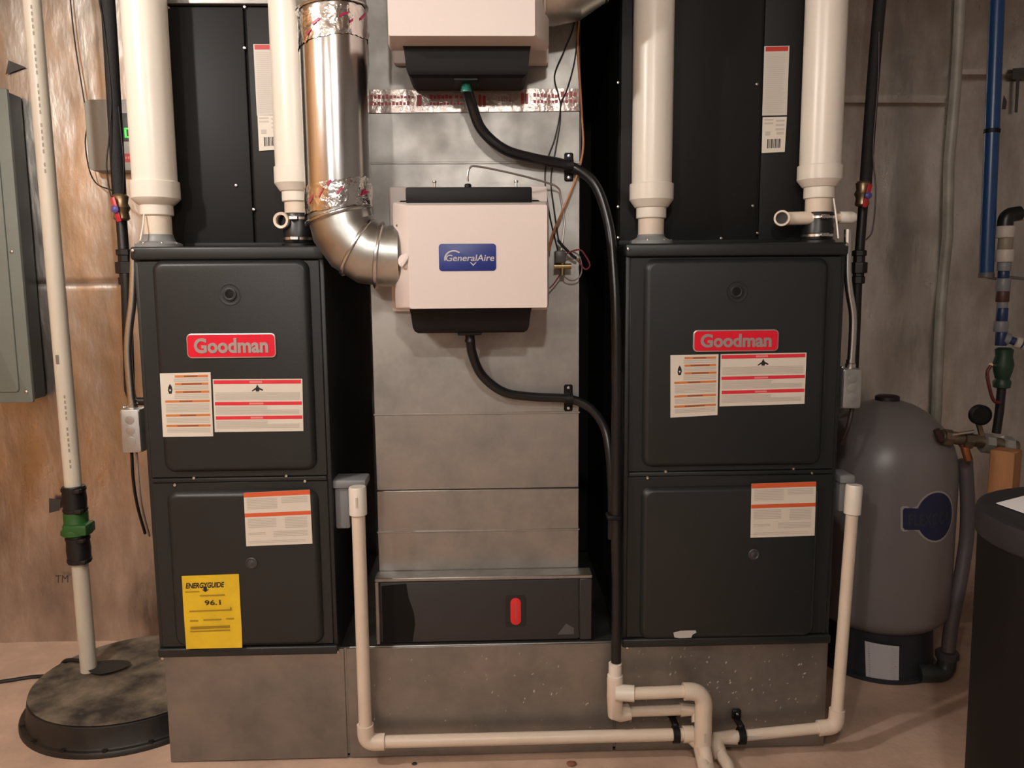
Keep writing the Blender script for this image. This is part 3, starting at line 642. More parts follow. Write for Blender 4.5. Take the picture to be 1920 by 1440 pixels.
# ------------------------------------------------------------------ humidifier hoses and clips
HY = DY-.022
def pxpath(pts): return [at(a, b, y) for a, b, y in pts]
def hose(label, pts, r=.0125):
    bm = B(); tube(bm, smooth_path(pts, 10), r, 16); o = obj('drain_hose', bm, M_HOSE, None); tag(o, label, 'hose', 'black drain hoses'); return o
xv_, = (X(1152, 900, .0),)
hose('black drain hose curving from the upper humidifier down to the white pipe', [Vector((hx2-.004, -.03, hz2+.014))]+pxpath([(884, 195, .0), (903, 243, .02), (945, 280, .03), (1000, 297, .045), (1069, 312, HY), (1115, 345, .045), (1141, 420, .03), (1150, 500, .012), (1155, 600, -.005), (1156, 760, -.015), (1155, 950, -.022), (1156, 1100, -.025), (1155, 1250, -.027)]))
hose('black drain hose curving from the badged humidifier across the duct', [Vector((hx1-.004, -.03, hz1+.014))]+pxpath([(886, 665, .0), (905, 705, .03), (945, 735, .045), (1000, 744, .055), (1066, 748, HY), (1105, 764, .06), (1132, 800, .05), (1143, 850, .03), (1148, 930, .012), (1148, 1010, .004)]), .0115)
def clip(px, py, label, Y=None, half=(22, 17)):
    c = at(px, py, HY); t = thing('hose_clip', label, 'clip', (c.x, DY, c.z), 'black hose clips')
    bm = B(); box(bm, c.x-.011, c.x+.011, DY-.0045, DY-.0005, c.z-.034, c.z+.034, .003, 1); obj('clip_strap', bm, M_BLACKP, t)
    bm = B()
    for k in range(9):
        pass
    tube(bm, [Vector((c.x-.009, HY, c.z)), Vector((c.x+.009, HY, c.z))], .0155, 16); obj('clip_saddle', bm, M_BLACKP, t)
    for s in (-1, 1): screw(t, Vector((c.x, DY-.0045, c.z+s*.026)), .0048)
clip(1068, 311, 'black two-screw clip holding the upper hose to the duct')
clip(1067, 748, 'black two-screw clip holding the lower hose to the duct')
bm = B(); c0 = at(1150, 968, -.02)
box(bm, c0.x-.017, c0.x+.017, -.040, .0, c0.z-.006, c0.z+.006, .003, 1); o = obj('hose_tie', bm, M_BLACKP); tag(o, 'black tie band around the two hanging hoses', 'tie')

bm = B(); box(bm, .10, .360, .722, .745, FB+.002, 2.35, .003, 1); tag(obj('gap_shade_board', bm, mat('gap_shade_black', (.008, .0075, .007), .8, spec=.2)), 'added black board standing in for shade in the gap beside the return duct', 'board')  # added black board: paints the duct gap as dark as its shade
# capillary feed tube and wires
def wire(name, pts, r, m, label, cat='wire', group=None):
    bm = B(); tube(bm, smooth_path(pts, 8), r, 8); o = obj(name, bm, m); tag(o, label, cat, group); return o
M_TUBE = mat('feed_tube', (.45, .40, .36), .35, .6); M_WBLK = mat('wire_black', (.012, .011, .011), .5); M_WOR = mat('wire_orange', (.42, .17, .07), .5); M_WGRY = mat('wire_grey', (.25, .22, .20), .5)
wire('feed_tube', [Vector((hx1-.003, -.04, Z(878, 345, -.04)+.006))]+pxpath([(877, 328, -.04), (881, 315, -.038), (895, 312, -.03), (960, 325, 0), (1020, 341, .04), (1046, 352, .06), (1052, 372, .07), (1058, 420, .07), (1052, 470, .06)]), .0024, M_TUBE, 'thin looping feed tube above the badged humidifier', 'tube')
WYY = DY-.006
wire('control_wire', pxpath([(1078, -60, WYY), (1077, 40, WYY), (1060, 90, WYY), (1040, 140, WYY), (1047, 178, WYY), (1051, 205, WYY), (1040, 260, WYY), (1026, 300, WYY-.002), (1022, 340, WYY), (1030, 400, WYY), (1046, 470, WYY)]), .0018, M_WBLK, 'thin black control wire crossing the taped duct', 'wire', 'control wires on the duct')
wire('control_wire', pxpath([(1085, -60, WYY), (1084, 40, WYY), (1078, 110, WYY), (1064, 165, WYY), (1052, 195, WYY-.004), (1050, 230, WYY), (1040, 290, WYY-.002), (1033, 340, WYY), (1040, 400, WYY), (1048, 455, WYY)]), .0018, M_WBLK, 'thin black control wire hanging nearest the orange cable', 'wire', 'control wires on the duct')
wire('control_cable', pxpath([(1088, -60, WYY), (1086, 30, WYY), (1083, 80, WYY), (1087, 150, WYY), (1091, 220, WYY), (1093, 280, WYY), (1080, 335, WYY-.02), (1055, 395, WYY-.03), (1034, 445, WYY-.03), (1030, 470, WYY-.03)]), .0028, M_WOR, 'orange control cable running down the duct edge', 'cable')
wire('control_cable', pxpath([(1091, -60, WYY), (1087, 30, WYY+.004), (1087, 120, WYY+.002), (1089, 230, WYY), (1088, 300, WYY-.004)]), .0025, M_WBLK, 'black control cable running down the duct edge', 'cable')
# solenoid valve beside the humidifier
c = at(1048, 490, .05); t = thing('solenoid_valve', 'small water solenoid valve with loose wires beside the badged humidifier', 'valve', c)
bm = B(); box(bm, c.x-.010, c.x+.016, .035, .08, c.z-.004, c.z+.026, .004, 2); obj('coil_body', bm, mat('solenoid_grey', (.09, .085, .085), .4), t)
bm = B(); tube(bm, [Vector((c.x-.012, .05, c.z-.012)), Vector((c.x+.03, .05, c.z-.012))], .007, 12); tube(bm, [Vector((c.x+.008, .05, c.z-.034)), Vector((c.x+.008, .05, c.z+.002))], .006, 12)
obj('valve_body', bm, mat('brass', (.40, .30, .16), .35, 1), t)
bm = B(); tube(bm, smooth_path(pxpath([(1056, 478, .05), (1085, 468, .03), (1098, 480, .03), (1106, 497, .03), (1098, 505, .04), (1088, 495, .045), (1086, 488, .05)]), 6), .002, 8); obj('wire_loop', bm, mat('wire_red', (.20, .03, .04), .5), t)
bm = B(); tube(bm, smooth_path(pxpath([(1052, 500, .05), (1058, 518, .05), (1072, 526, .06), (1086, 520, .06), (1091, 503, .06), (1086, 480, .05), (1070, 470, .05)]), 6), .0018, 8); obj('wire_loop', bm, M_WGRY, t)
bm = B(); tube(bm, smooth_path(pxpath([(1050, 515, .05), (1040, 530, .055), (1030, 541, .055)]), 6), .0018, 8); obj('wire_loop', bm, mat('wire_red', (.2, .03, .04)), t)
bm = B(); tube(bm, smooth_path(pxpath([(1046, 450, .05), (1056, 462, .05), (1072, 478, .05), (1080, 484, .055)]), 6), .0035, 8); obj('wire_loop', bm, M_WBLK, t)

# ------------------------------------------------------------------ vent pipes on the furnaces
def vent(label, px, py, Y, zz, r3, tail, rs=(.056, .038, .0325)):
    """zz: pixel rows: bottom of pipe / hub bottom / taper / bushing bottom / stub bottom / base"""
    xc = X(px, py, Y); z = [Z(px, y, Y) for y in zz]
    t = thing('vent_pipe', label, 'pipe', (xc, Y, FT), 'white vent pipes on the furnaces')
    bm = B(); lathe(bm, [(r3, z[0]-.01), (r3, 2.40)], (xc, Y, 0), seg=48); obj('riser', bm, M_PVC, t)
    bm = B(); h = rs[0]; lathe(bm, [(r3-.002, z[0]), (h-.001, z[0]), (h, z[0]-.002), (h, z[1]+.004), (h-.003, z[1]), (rs[1]+.004, z[2]), (rs[1], z[2]-.002), (rs[1], z[3]+.002), (rs[1]-.002, z[3]), (rs[2], z[3]), ], (xc, Y, 0), seg=48); obj('reducer', bm, M_PVC, t, angle=22)
    bm = B(); lathe(bm, [(rs[2], z[3]+.01), (rs[2], z[4])], (xc, Y, 0), seg=40); obj('stub', bm, M_PVC2, t)
    if tail == 'grey':
        bm = B(); lathe(bm, [(rs[2]+.002, z[4]+.001), (rs[2]+.002, z[4]-.004), (rs[2]+.007, FT+.016), (rs[2]+.022, FT+.010), (rs[2]+.022, FT+.001)], (xc, Y, 0), seg=40); cl = obj('flange', bm, mat('flange_grey', (.23, .235, .235), .45), t, 'grey flange gasket')
        for a in (200, 250, 300, 345): screw(t, Vector((xc+(rs[2]+.017)*math.cos(math.radians(a)), Y+(rs[2]+.017)*math.sin(math.radians(a)), FT+.010)), .004, None, (0, 0, 1))
    else:
        bm = B(); lathe(bm, [(rs[2]+.003, z[4]+.003), (rs[2]+.005, z[4]), (rs[2]+.004, (z[4]+FT)/2+.006), (rs[2]+.006, (z[4]+FT)/2), (rs[2]+.004, FT+.012), (rs[2]+.010, FT+.008), (rs[2]+.010, FT+.001)], (xc, Y, 0), seg=40); rb = obj('rubber_coupling', bm, M_RUBBER, t, 'black rubber coupling with steel clamps')
        for zz_ in (z[4]-.010, FT+.020):
            bm = B(); lathe(bm, [(rs[2]+.0062, -.0035), (rs[2]+.0072, -.003), (rs[2]+.0072, .003), (rs[2]+.0062, .0035)], (xc, Y, zz_), seg=40, cap=False)
            box(bm, xc-.012, xc+.010, Y-rs[2]-.016, Y-rs[2]-.004, zz_-.005, zz_+.005, .002, 1); obj('hose_clamp', bm, M_STEEL, rb)
    return t, xc
VY = .066
VA, vax = vent('white vent pipe with a grey flange on the narrower furnace', 290, 330, VY, (341, 376, 384, 405, 441, 458), .051, 'grey')
VC, vcx = vent('white vent pipe with a grey flange on the wider furnace', 1222, 330, VY, (345, 378, 389, 410, 441, 458), .0485, 'grey', (.0535, .0365, .0315))
VB_, vbx = vent('white vent pipe behind the round duct on a black rubber coupling', 556, 330, VY, (314, 348, 359, 379, 403, 440), .049, 'rubber', (.0525, .0365, .0315))
VD, vdx = vent('white vent pipe with side stubs on a black rubber coupling', 1537, 330, VY, (311, 341, 351, 373, 401, 440), .049, 'rubber', (.0535, .0365, .0320))
# side stubs of the rubber coupled pipes
def stubring(t, px, py, Y, r, x1):
    c = at(px, py, Y); bm = B()
    lathe(bm, [(r*.72, .012), (r*.72, 0), (r*.78, -.002), (r, -.002), (r, .018), (r*.8, .03)], c, (.35, 1, 0), 28, cap=False); obj('open_elbow', bm, M_PVC2, t)
    bm = B(); lathe(bm, [(r*.70, .004), (0, .006)], c, (.35, 1, 0), 20, cap=False); obj('elbow_bore', bm, M_BLK, t)
    bm = B(); tube(bm, [c+Vector((.004, .022, 0)), Vector((x1, Y+.012, c.z+.001))], r*.86, 20); obj('side_stub', bm, M_PVC2, t)
stubring(VD, 1466, 409, .04, .019, vdx-.02)
bm = B(); c = at(1578, 408, VY); tube(bm, [Vector((vdx+.02, VY, c.z)), Vector((c.x, VY, c.z))], .011, 18); obj('side_stub', bm, M_PVC2, VD)
bm = B(); lathe(bm, [(.0145, -.010), (.0150, -.009), (.0150, .022), (.011, .030), (0, .032)], Vector((c.x+.004, VY, c.z)), (1, 0, 0), 20); obj('stub_cap', bm, M_PVC, VD)
bm = B(); c = at(527, 413, .03); lathe(bm, [(.013, .006), (.013, -.002), (.019, -.003), (.020, .004), (.017, .016)], c, (.2, 1, 0), 24, cap=False); obj('open_elbow', bm, M_PVC2, VB_)
bm = B(); tube(bm, [c+Vector((.003, .012, 0)), Vector((vbx-.01, .085, c.z-.002))], .014, 16); obj('side_stub', bm, M_RUBBER, VB_)
# thin white wires by the vent flanges
wire('white_wire', pxpath([(270, 402, .03), (268, 425, .02), (263, 452, .005)]), .0022, M_PVC, 'thin white wire beside the grey flange')
wire('white_wire', pxpath([(1563, 372, .03), (1567, 400, .02), (1572, 447, .01)]), .0022, M_PVC, 'thin white wire hanging beside the stubbed vent pipe')

# ------------------------------------------------------------------ condensate traps and drain piping
def trap(px, label, side, P):
    a, b, ybot, ytop = P; Y = .03
    x0, x1 = X(a, 950, Y), X(b, 950, Y); z0, z1 = Z(a, ybot, Y), Z(a, ytop, Y)
    t = thing('condensate_trap', label, 'trap', ((x0+x1)/2, Y, z0), 'grey condensate traps')
    bm = B(); box(bm, x0, x1, Y-.01, Y+.06, z0, z1-.014, .006, 2); obj('trap_body', bm, M_GREY, t)
    bm = B(); box(bm, x0-.004, px, Y-.02, Y+.055, z1-.022, z1, .006, 2); obj('trap_arm', bm, M_GREY, t)
    return t
PY = -.02
lx = X(673, 1000, PY)
trap(lx+.016, 'grey plastic condensate trap on the side of the narrower furnace', 1, (629, 657, 990, 897))
rx_t, rx_b = at(1598, 960, -.0), at(1570, 1355, -.02)
trap(rx_t.x+.010, 'grey plastic condensate trap on the side of the wider furnace', 1, (1569, 1590, 958, 888))
PR = .0165
def fit(t, name, p0, p1, r, m=M_PVC2):
    bm = B(); tube(bm, [p0, p1], r, 24); return obj(name, bm, m, t)
# left run
zl = Z(690, 1385, PY)
zr = Z(1250, 1384, PY)
zl = (zl+zr)/2
t1 = thing('condensate_pipe', 'white drain piping from the narrower furnace along the plenum to a double-run trap', 'pipe', (lx, PY, zl), 'white condensate drain pipes')
ztop = Z(668, 914, PY)
xt = X(1300, 1384, PY)
bm = B(); tube(bm, [Vector((lx, PY, ztop-.05)), Vector((lx, PY, zl+.04))], PR, 24); obj('vertical_pipe', bm, M_PVC2, t1)
bm = B(); tube(bm, [Vector((lx+.035, PY, zl)), Vector((xt-.02, PY, zl))], PR*.95, 24); obj('horizontal_pipe', bm, M_PVC2, t1)
bm = B(); lathe(bm, [(PR+.001, 0), (PR+.005, .001), (PR+.005, .066), (PR+.003, .070), (0, .070)], (lx, PY, ztop-.068), seg=28); cp = obj('pipe_cap', bm, M_PVC, t1)
bm = B(); box(bm, lx-.002, lx+.003, PY-PR-.0062, PY-PR-.0045, ztop-.045, ztop-.020); obj('cap_print', bm, M_STICKG, cp)
bm = B(); tube(bm, [Vector((lx, PY, zl+.048))]+bend((lx, PY, zl+.046), (lx, PY, zl), (lx+.046, PY, zl), .026)[1:-1]+[Vector((lx+.048, PY, zl))], PR+.0045, 24); obj('elbow', bm, M_PVC2, t1)
bm = B(); tube(bm, [Vector((xt-.028, PY, zl)), Vector((xt, PY, zl))], PR+.0045, 24); obj('tee_hub', bm, M_PVC2, t1)
# outlet: from the tee towards the floor drain in front
gout = at(1345, 1475, -.14)
bm = B(); tube(bm, [Vector((xt-.014, PY, zl)), Vector((xt+.012, PY-.01, zl-.024)), Vector((X(1325, 1450, -.12), -.12, .022)), Vector((X(1340, 1475, -.30), -.30, .018))], PR, 24); obj('outlet_pipe', bm, M_PVC2, t1)
# centre trap of the humidifier drain
t2 = t1
ax = X(1153, 1290, -.03); AY = -.03; BY = -.055
za = Z(1200, 1301, BY); zb = Z(1200, 1334, -.012); cx = X(1319, 1340, BY)
bm = B(); lathe(bm, [(.0125, 0), (.0165, -.001), (.0165, -.030), (.0195, -.032), (.0195, -.075), (.017, -.078)], (ax, AY, Z(1153, 1243, AY)), seg=28); obj('hose_reducer', bm, M_PVC, t2)
bm = B(); tube(bm, [Vector((ax, AY, za+.03)), Vector((ax, AY-.003, za)), Vector((ax, AY, za-.015)), Vector((ax+.002, AY+.006, zb+.006)), Vector((ax+.016, AY+.014, zb-.002)), Vector((ax+.040, -.012, zb))], PR+.004, 24); obj('tee_body', bm, M_PVC2, t2)
bm = B(); tube(bm, [Vector((ax, BY+.010, za)), Vector((ax+.045, BY, za+.001))], PR+.0035, 24); obj('upper_hub', bm, M_PVC, t2)
bm = B(); tube(bm, [Vector((ax+.03, BY, za+.001)), Vector((cx-.04, BY, za+.004))], PR*.92, 24); obj('upper_run', bm, M_PVC2, t2)
bm = B(); tube(bm, [Vector((ax+.03, -.012, zb)), Vector((cx-.04, -.012, zb+.002))], PR*.80, 24); obj('lower_run', bm, M_PVC2, t2)
bm = B(); tube(bm, [Vector((cx-.048, -.012, zb+.002)), Vector((cx-.010, -.016, zb+.002)), Vector((cx-.006, -.03, zb-.02))], PR+.001, 20); obj('lower_hub', bm, M_PVC2, t2)
zo = Z(1319, 1396, BY)
bm = B(); tube(bm, bend((cx-.052, BY, za+.004), (cx, BY, za+.004), (cx, BY, zo), .040, 10), PR+.005, 24); dd = obj('drop_elbow', bm, M_PVC2, t2)
bm = B(); box(bm, cx-.003, cx+.002, BY-PR-.0066, BY-PR-.004, zo+.018, zo+.042); obj('fitting_print', bm, M_STICKG, dd)
bm = B(); tube(bm, [Vector((cx, BY, zo+.01)), Vector((cx+.004, BY-.03, zo-.04)), Vector((X(1335, 1450, -.16), -.16, .030)), Vector((X(1350, 1475, -.32), -.32, .02))], PR+.001, 24); obj('outlet_pipe', bm, M_PVC2, t2)
# right run
t3 = thing('condensate_pipe', 'white plastic drain pipe dropping from the wider furnace past the grey tank', 'pipe', (rx_b.x, -.02, rx_b.z), 'white condensate drain pipes')
re = at(1567, 1362, PY); rl = at(1347, 1384, PY)
bm = B(); tube(bm, [rx_t, re], PR*.92, 24); obj('vertical_pipe', bm, M_PVC2, t3)
bm = B(); d = (rx_t-re).normalized(); lathe(bm, [(PR+.001, -.035), (PR+.004, -.034), (PR+.004, .036), (PR+.002, .040), (0, .040)], rx_t+d*.03, d, 28); obj('pipe_cap', bm, M_PVC, t3)
dl_ = (rl-re).normalized()
bm = B(); tube(bm, [re+d*.046]+bend(re+d*.044, re, re+dl_*.044, .022)[1:-1]+[re+dl_*.046], PR+.003, 24); obj('elbow', bm, M_PVC2, t3)
bm = B(); tube(bm, [re+dl_*.03, rl], PR*.85, 24); hp = obj('horizontal_pipe', bm, M_PVC2, t3)
m1 = at(1415, 1378, PY); 
bm = B(); box(bm, m1.x-.025, m1.x+.012, PY-PR-.001, PY-PR+.003, m1.z-.001, m1.z+.005); obj('pipe_print', bm, M_STICKG, hp)
bm = B(); tube(bm, [rl+Vector((.045, 0, .002)), rl+Vector((.0, 0, 0)), rl+Vector((-.006, -.012, -.014)), rl+Vector((.0, -.03, -.034))], PR+.002, 24); obj('outlet_elbow', bm, M_PVC2, t3)
bm = B(); tube(bm, [rl+Vector((-.004, -.02, -.024)), Vector((X(1366, 1435, -.09), -.09, .028)), Vector((X(1395, 1478, -.28), -.28, .02))], PR*.95, 24); obj('outlet_pipe', bm, M_PVC2, t3)
for px, py, lab in ((1267, 1378, 'black hanger clip on the long drain pipe run'), (1390, 1373, 'black hanger clip on the short drain pipe run')):
    c = at(px, py+5, PY); c.z = zl if px < 1300 else re.z+(rl.z-re.z)*(c.x-re.x)/(rl.x-re.x)
    t = thing('pipe_clip', lab, 'clip', (c.x, PY, c.z), 'black pipe hanger clips')
    bm = B(); lathe(bm, [(PR-.001, -.009), (PR+.005, -.008), (PR+.005, .008), (PR-.001, .009)], c, (1, 0, -.02), 28); obj('clip_ring', bm, M_BLACKP, t)
    bm = B(); box(bm, c.x-.012, c.x+.012, .018, .027, c.z+.022, c.z+.048, .003, 1); box(bm, c.x-.008, c.x+.008, PY-.004, .022, c.z+.017, c.z+.030, .003, 1); obj('clip_tab', bm, M_BLACKP, t)
    screw(t, Vector((c.x, .018, c.z+.038)), .004)

# ------------------------------------------------------------------ gas lines, conduits and junction boxes
M_VRED = mat('valve_red', (.50, .02, .03), .4); M_VBLUE = mat('valve_nut_blue', (.10, .08, .30), .4); M_BRASS = mat('dull_brass', (.42, .30, .17), .4, .9)
def gas(label, pts_foam, pts_iron, hand, union, rf, ri, bigY, hdir):
    t = thing('gas_line', label, 'pipe', pts_iron[-1], 'black gas lines beside the furnaces')
    bm = B(); tube(bm, pts_foam, rf, 20); obj('sleeved_pipe', bm, M_FOAM, t)
    bm = B(); tube(bm, pts_iron, ri, 16); obj('iron_pipe', bm, M_IRON, t)
    h = Vector(hand); bm = B(); lathe(bm, [(ri*1.15, -.035), (ri*1.5, -.03), (ri*1.3, -.012), (ri*1.7, 0), (ri*1.3, .012), (ri*1.5, .03), (ri*1.1, .036)], h+Vector((0, .03, .008)), seg=16); vb = obj('valve_body', bm, M_BRASS, t)
    bm = B(); box(bm, -.007, .007, -.004, .004, -.034, .034, .003, 2); bmesh.ops.rotate(bm, verts=bm.verts, cent=(0, 0, 0), matrix=Matrix.Rotation(math.radians(hdir), 3, 'Y')); bmesh.ops.translate(bm, verts=bm.verts, vec=h); hd = obj('valve_handle', bm, M_VRED, t, 'red lever handle')
    bm = B(); lathe(bm, [(.010, 0), (.010, .006), (.004, .010), (0, .010)], h+Vector((0, -.003, 0)), (0, -1, 0), 12); obj('handle_nut', bm, M_VBLUE, hd)
    u = Vector(union); bm = B(); lathe(bm, [(ri*1.2, -.05), (ri*1.5, -.048), (ri*1.5, -.03), (ri*1.25, -.028), (ri*1.25, -.02), (ri*1.9, -.018), (ri*1.9, .012), (ri*1.3, .014), (ri*1.3, .030), (ri*1.6, .032), (ri*1.6, .046), (ri*1.2, .048)], u, seg=8); obj('pipe_union', bm, M_IRON, t)
    return t
GY = .36
gp = at(225, 380, GY)
gas('black gas line with a red lever valve beside the aged drain pipe', [at(202, 0, GY)+Vector((0, 0, .43)), at(202, 0, GY), at(208, 90, GY), at(216, 230, GY), at(224, 372, GY)], [at(224, 365, GY), at(232, 470, GY-.01), at(237, 530, GY-.03), at(240, 640, GY), at(243, 730, GY), at(249, 752, GY), Vector((-.835, GY, Z(250, 756, GY)))], at(218, 393, GY-.04), at(235, 500, GY-.015), .0185, .0145, GY, -12)
GY2 = .42
gas('black gas line with a red lever valve in front of the grey foil wall', [at(1650, 0, GY2)+Vector((.01, 0, .41)), at(1650, 0, GY2), at(1641, 100, GY2), at(1631, 230, GY2), at(1623, 345, GY2)], [at(1622, 340, GY2), at(1614, 440, GY2), at(1608, 520, GY2), at(1605, 600, GY2), at(1601, 690, GY2), at(1599, 735, GY2), at(1592, 752, GY2-.015), Vector((.862, GY2-.03, Z(1590, 756, GY2)))], at(1626, 367, GY2-.04), at(1610, 500, GY2), .0170, .0135, GY2, 12)
wire('thermostat_wire', pxpath([(1648, 60, GY2-.02), (1646, 160, GY2-.02), (1637, 280, GY2-.02), (1642, 360, GY2-.03), (1636, 430, GY2-.03), (1624, 450, GY2-.03)]), .0022, mat('wire_brown', (.06, .035, .03), .5), 'thin brown wire looping along the gas line by the foil wall')
wire('thermostat_wire', pxpath([(128, -60, WY-.035), (132, 0, WY-.035), (142, 90, WY-.035), (158, 190, WY-.035), (163, 232, WY-.04), (160, 270, WY-.06), (168, 320, WY-.05), (182, 345, WY-.06), (205, 355, .5), (214, 358, .40)]), .0022, M_WBLK, 'thin black wire hanging on the tan foil wall beside the controller')
wire('thermostat_wire', pxpath([(181, -50, GY-.02), (186, 0, GY-.02), (196, 60, GY-.02), (208, 180, GY-.02), (204, 262, GY-.03), (200, 310, GY-.03), (206, 360, GY-.03), (216, 380, GY-.03)]), .0020, M_WBLK, 'thin black wire looping left of the black gas line')
wire('thermostat_wire', pxpath([(222, 200, GY-.02), (228, 260, GY-.03), (232, 310, GY-.03), (231, 370, GY-.02)]), .0020, M_WBLK, 'thin black wire looping between gas line and vent pipe')
wire('low_voltage_cable', pxpath([(247, 849, .055), (250, 900, .12), (258, 950, .2), (272, 1000, .26)]), .004, M_WBLK, 'black cable hanging below the junction box by the aged drain pipe', 'cable')
wire('low_voltage_cable', pxpath([(256, 849, .05), (260, 900, .06), (266, 950, .10), (280, 1005, .2)]), .003, M_WGRY, 'grey cable hanging behind the narrower furnace', 'cable')

M_BOX = mat('junction_box_steel', (.52, .52, .50), .42, .8, var=.2, vscale=20)
def jbox(label, px, Y, cond, grp):
    x0, x1 = X(px[0], px[3], Y), X(px[1], px[3], Y); z0, z1 = Z(px[0], px[3], Y), Z(px[0], px[2], Y)
    t = thing('junction_box', label, 'junction box', ((x0+x1)/2, Y, z0), grp)
    bm = B(); box(bm, x0, x1, Y+.003, Y+.055, z0, z1, .005, 2); obj('box_body', bm, M_BOX, t)
    bm = B(); plate(bm, x0+.0015, x1-.0015, z0+.0015, z1-.0015, Y+.004, Y, .006, .0012); lid = obj('cover_plate', bm, M_BOX, t)
    for f in (.28, .52, .76):
        bm = B(); lathe(bm, [(.011, 0), (.011, .0008), (.009, .0012), (0, .0012)], ((x0+x1)/2, Y, z0+(z1-z0)*f), (0, -1, 0), 16); obj('knockout', bm, M_BOX, lid)
    bm = B(); tube(bm, smooth_path(cond, 8), .0095, 16); obj('conduit', bm, M_STEEL, t, 'bent metal conduit')
    c = cond[-1]; bm = B(); lathe(bm, [(.013, 0), (.013, .012), (.011, .014), (.011, .022)], (c.x, c.y, z1-.002), seg=12); obj('connector', bm, M_STEEL, t)
    screw(t, Vector((x0+.004, Y+.02, z1+.002)), .005, None, (0, 0, 1))
    return t
jbox('galvanized junction box on the narrower furnace near the aged drain pipe', (229, 266, 768, 850), .02, [at(252, 470, .05), at(249, 560, .05), at(243, 610, .05), at(240, 660, .05), at(244, 720, .05), at(249, 772, .05)], 'junction boxes with bent conduit')
jbox('galvanized junction box on the wider furnace near the grey tank', (1579, 1614, 692, 767), .02, [at(1590, 430, .05), at(1589, 505, .05), at(1592, 545, .05), at(1599, 590, .05), at(1598, 640, .05), at(1594, 696, .05)], 'junction boxes with bent conduit')
wire('power_cable', pxpath([(1598, 766, .05), (1590, 800, .05), (1578, 830, .07)]), .006, mat('cable_dark_brown', (.03, .018, .015), .5), 'short dark cable below the junction box near the grey tank', 'cable')

# ------------------------------------------------------------------ left wall side: panel, controller
M_PANEL = mat('panel_grey_green', (.19, .205, .175), .5, var=.1, vscale=6)
PYF = .665; px1 = X(62, 755, PYF); pz0, pz1 = Z(62, 755, PYF), Z(18, 165, PYF)
t = thing('electrical_panel', 'grey green electrical panel on the tan foil wall', 'panel', (px1-.18, WY, pz0))
bm = B(); box(bm, px1-.37, px1-.006, PYF+.006, WY-.022, pz0+.008, pz1-.008, .002, 1); obj('panel_box', bm, mat('panel_box_dark', (.05, .055, .055), .5), t)
bm = B(); plate(bm, px1-.376, px1, pz0, pz1, PYF+.012, PYF, .006, .002); fr = obj('panel_cover', bm, M_PANEL, t)
bm = B(); plate(bm, px1-.34, px1-.038, pz0+.035, pz1-.035, PYF, PYF-.006, .012, .004); obj('panel_door', bm, M_PANEL, t)
for p in ((22, 472), (49, 735)): screw(t, at(*p, PYF-.0005), .006)
c0 = at(166, 320, .70); c1 = at(252, 186, .70)
t = thing('pump_controller', 'grey wall controller box with a green lit digit behind the gas line', 'controller', ((c0.x+c1.x)/2, WY, c0.z))
bm = B(); plate(bm, c0.x, c1.x+.03, c0.z, c1.z, WY-.022, .70, .016, .004); obj('controller_case', bm, mat('controller_grey', (.40, .39, .35), .5), t)
dq0, dq1 = at(226, 265, .6985), at(260, 212, .6985)
bm = B(); plate(bm, dq0.x, dq1.x, dq0.z, dq1.z, .700, .6975, .008, .001); dp = obj('display_window', bm, mat('display_dark', (.08, .085, .09), .3), t)
g0 = at(233, 258, .697); g1 = at(245, 240, .697)
q = Quad((g0.x, .6972, g1.z), (g1.x, .6972, g1.z), (g1.x, .6972, g0.z), (g0.x, .6972, g0.z))
M_LED = mat('led_green', (.05, .6, .08), .5, emit=(.03, 1, .05), estr=2.2)
bm = B()
for u0, u1, v0, v1 in ((.1, .35, .05, .95), (.1, .75, 0, .12), (.1, .75, .88, 1)): bm.faces.new([bm.verts.new(q.p(u, v, .0005)) for u, v in ((u0, v0), (u1, v0), (u1, v1), (u0, v1))])
obj('lit_digit', bm, M_LED, dp)
q = pixquad((226, 288), (262, 288), (262, 304), (227, 304), .6995); s = sheet('red_strip', q, mat('controller_red', (.52, .05, .05), .5), t, .0006)
patches('strip_words', q, [(.1+.14*k, .19+.14*k, .35, .62) for k in range(6)], mat('strip_pink', (.7, .25, .22), .5), s, .0010)

# ------------------------------------------------------------------ sump with discharge pipe
LC = Vector((-1.058, .355, 0)); LR = .303
M_LID = mat('mud_stained_lid', (.026, .022, .019), .6, var=.8, vscale=9, vcol=(.27, .215, .15), bump=.3, bscale=35, detail=7)
t = thing('sump_lid', 'round mud-stained black sump lid on the floor', 'sump lid', LC)
bm = B(); lathe(bm, [(LR, 0), (LR, .010), (LR-.004, .015), (LR-.014, .016), (LR-.017, .020), (LR-.024, .072), (LR-.030, .076)], LC, seg=64); obj('lid_rim', bm, mat('lid_rim_black', (.009, .008, .0075), .5, var=.6, vscale=9, vcol=(.03, .025, .02)), t)
bm = B(); bmesh.ops.create_circle(bm, cap_ends=True, segments=64, radius=LR-.026, matrix=Matrix.Translation(LC+Vector((0, 0, .0765))))
for i in range(3): bmesh.ops.inset_region(bm, faces=[f for f in bm.faces if len(f.verts) == 64], thickness=.07)
for v in bm.verts:
    d = (v.co-LC); d.z = 0; v.co.z += .010*max(0, 1-(d.length/LR)**2) + (.003*mnoise.noise(v.co*9) if d.length < LR-.05 else 0)
obj('lid_top', bm, M_LID, t)
for k in range(8):
    a = math.radians(180+22*k+10); bm = B(); p = LC+Vector(((LR-.010)*math.cos(a), (LR-.010)*math.sin(a), .014)); lathe(bm, [(.008, 0), (.008, .005), (0, .007)], p, seg=8); obj('lid_bolt', bm, M_IRON, t)
hole = Vector((-1.13, .40, .0655)); bm = B()
hp_ = [(1.0*math.cos(a)*.062+.01*math.sin(2*a), math.sin(a)*.045) for a in [2*math.pi*k/20 for k in range(20)]]
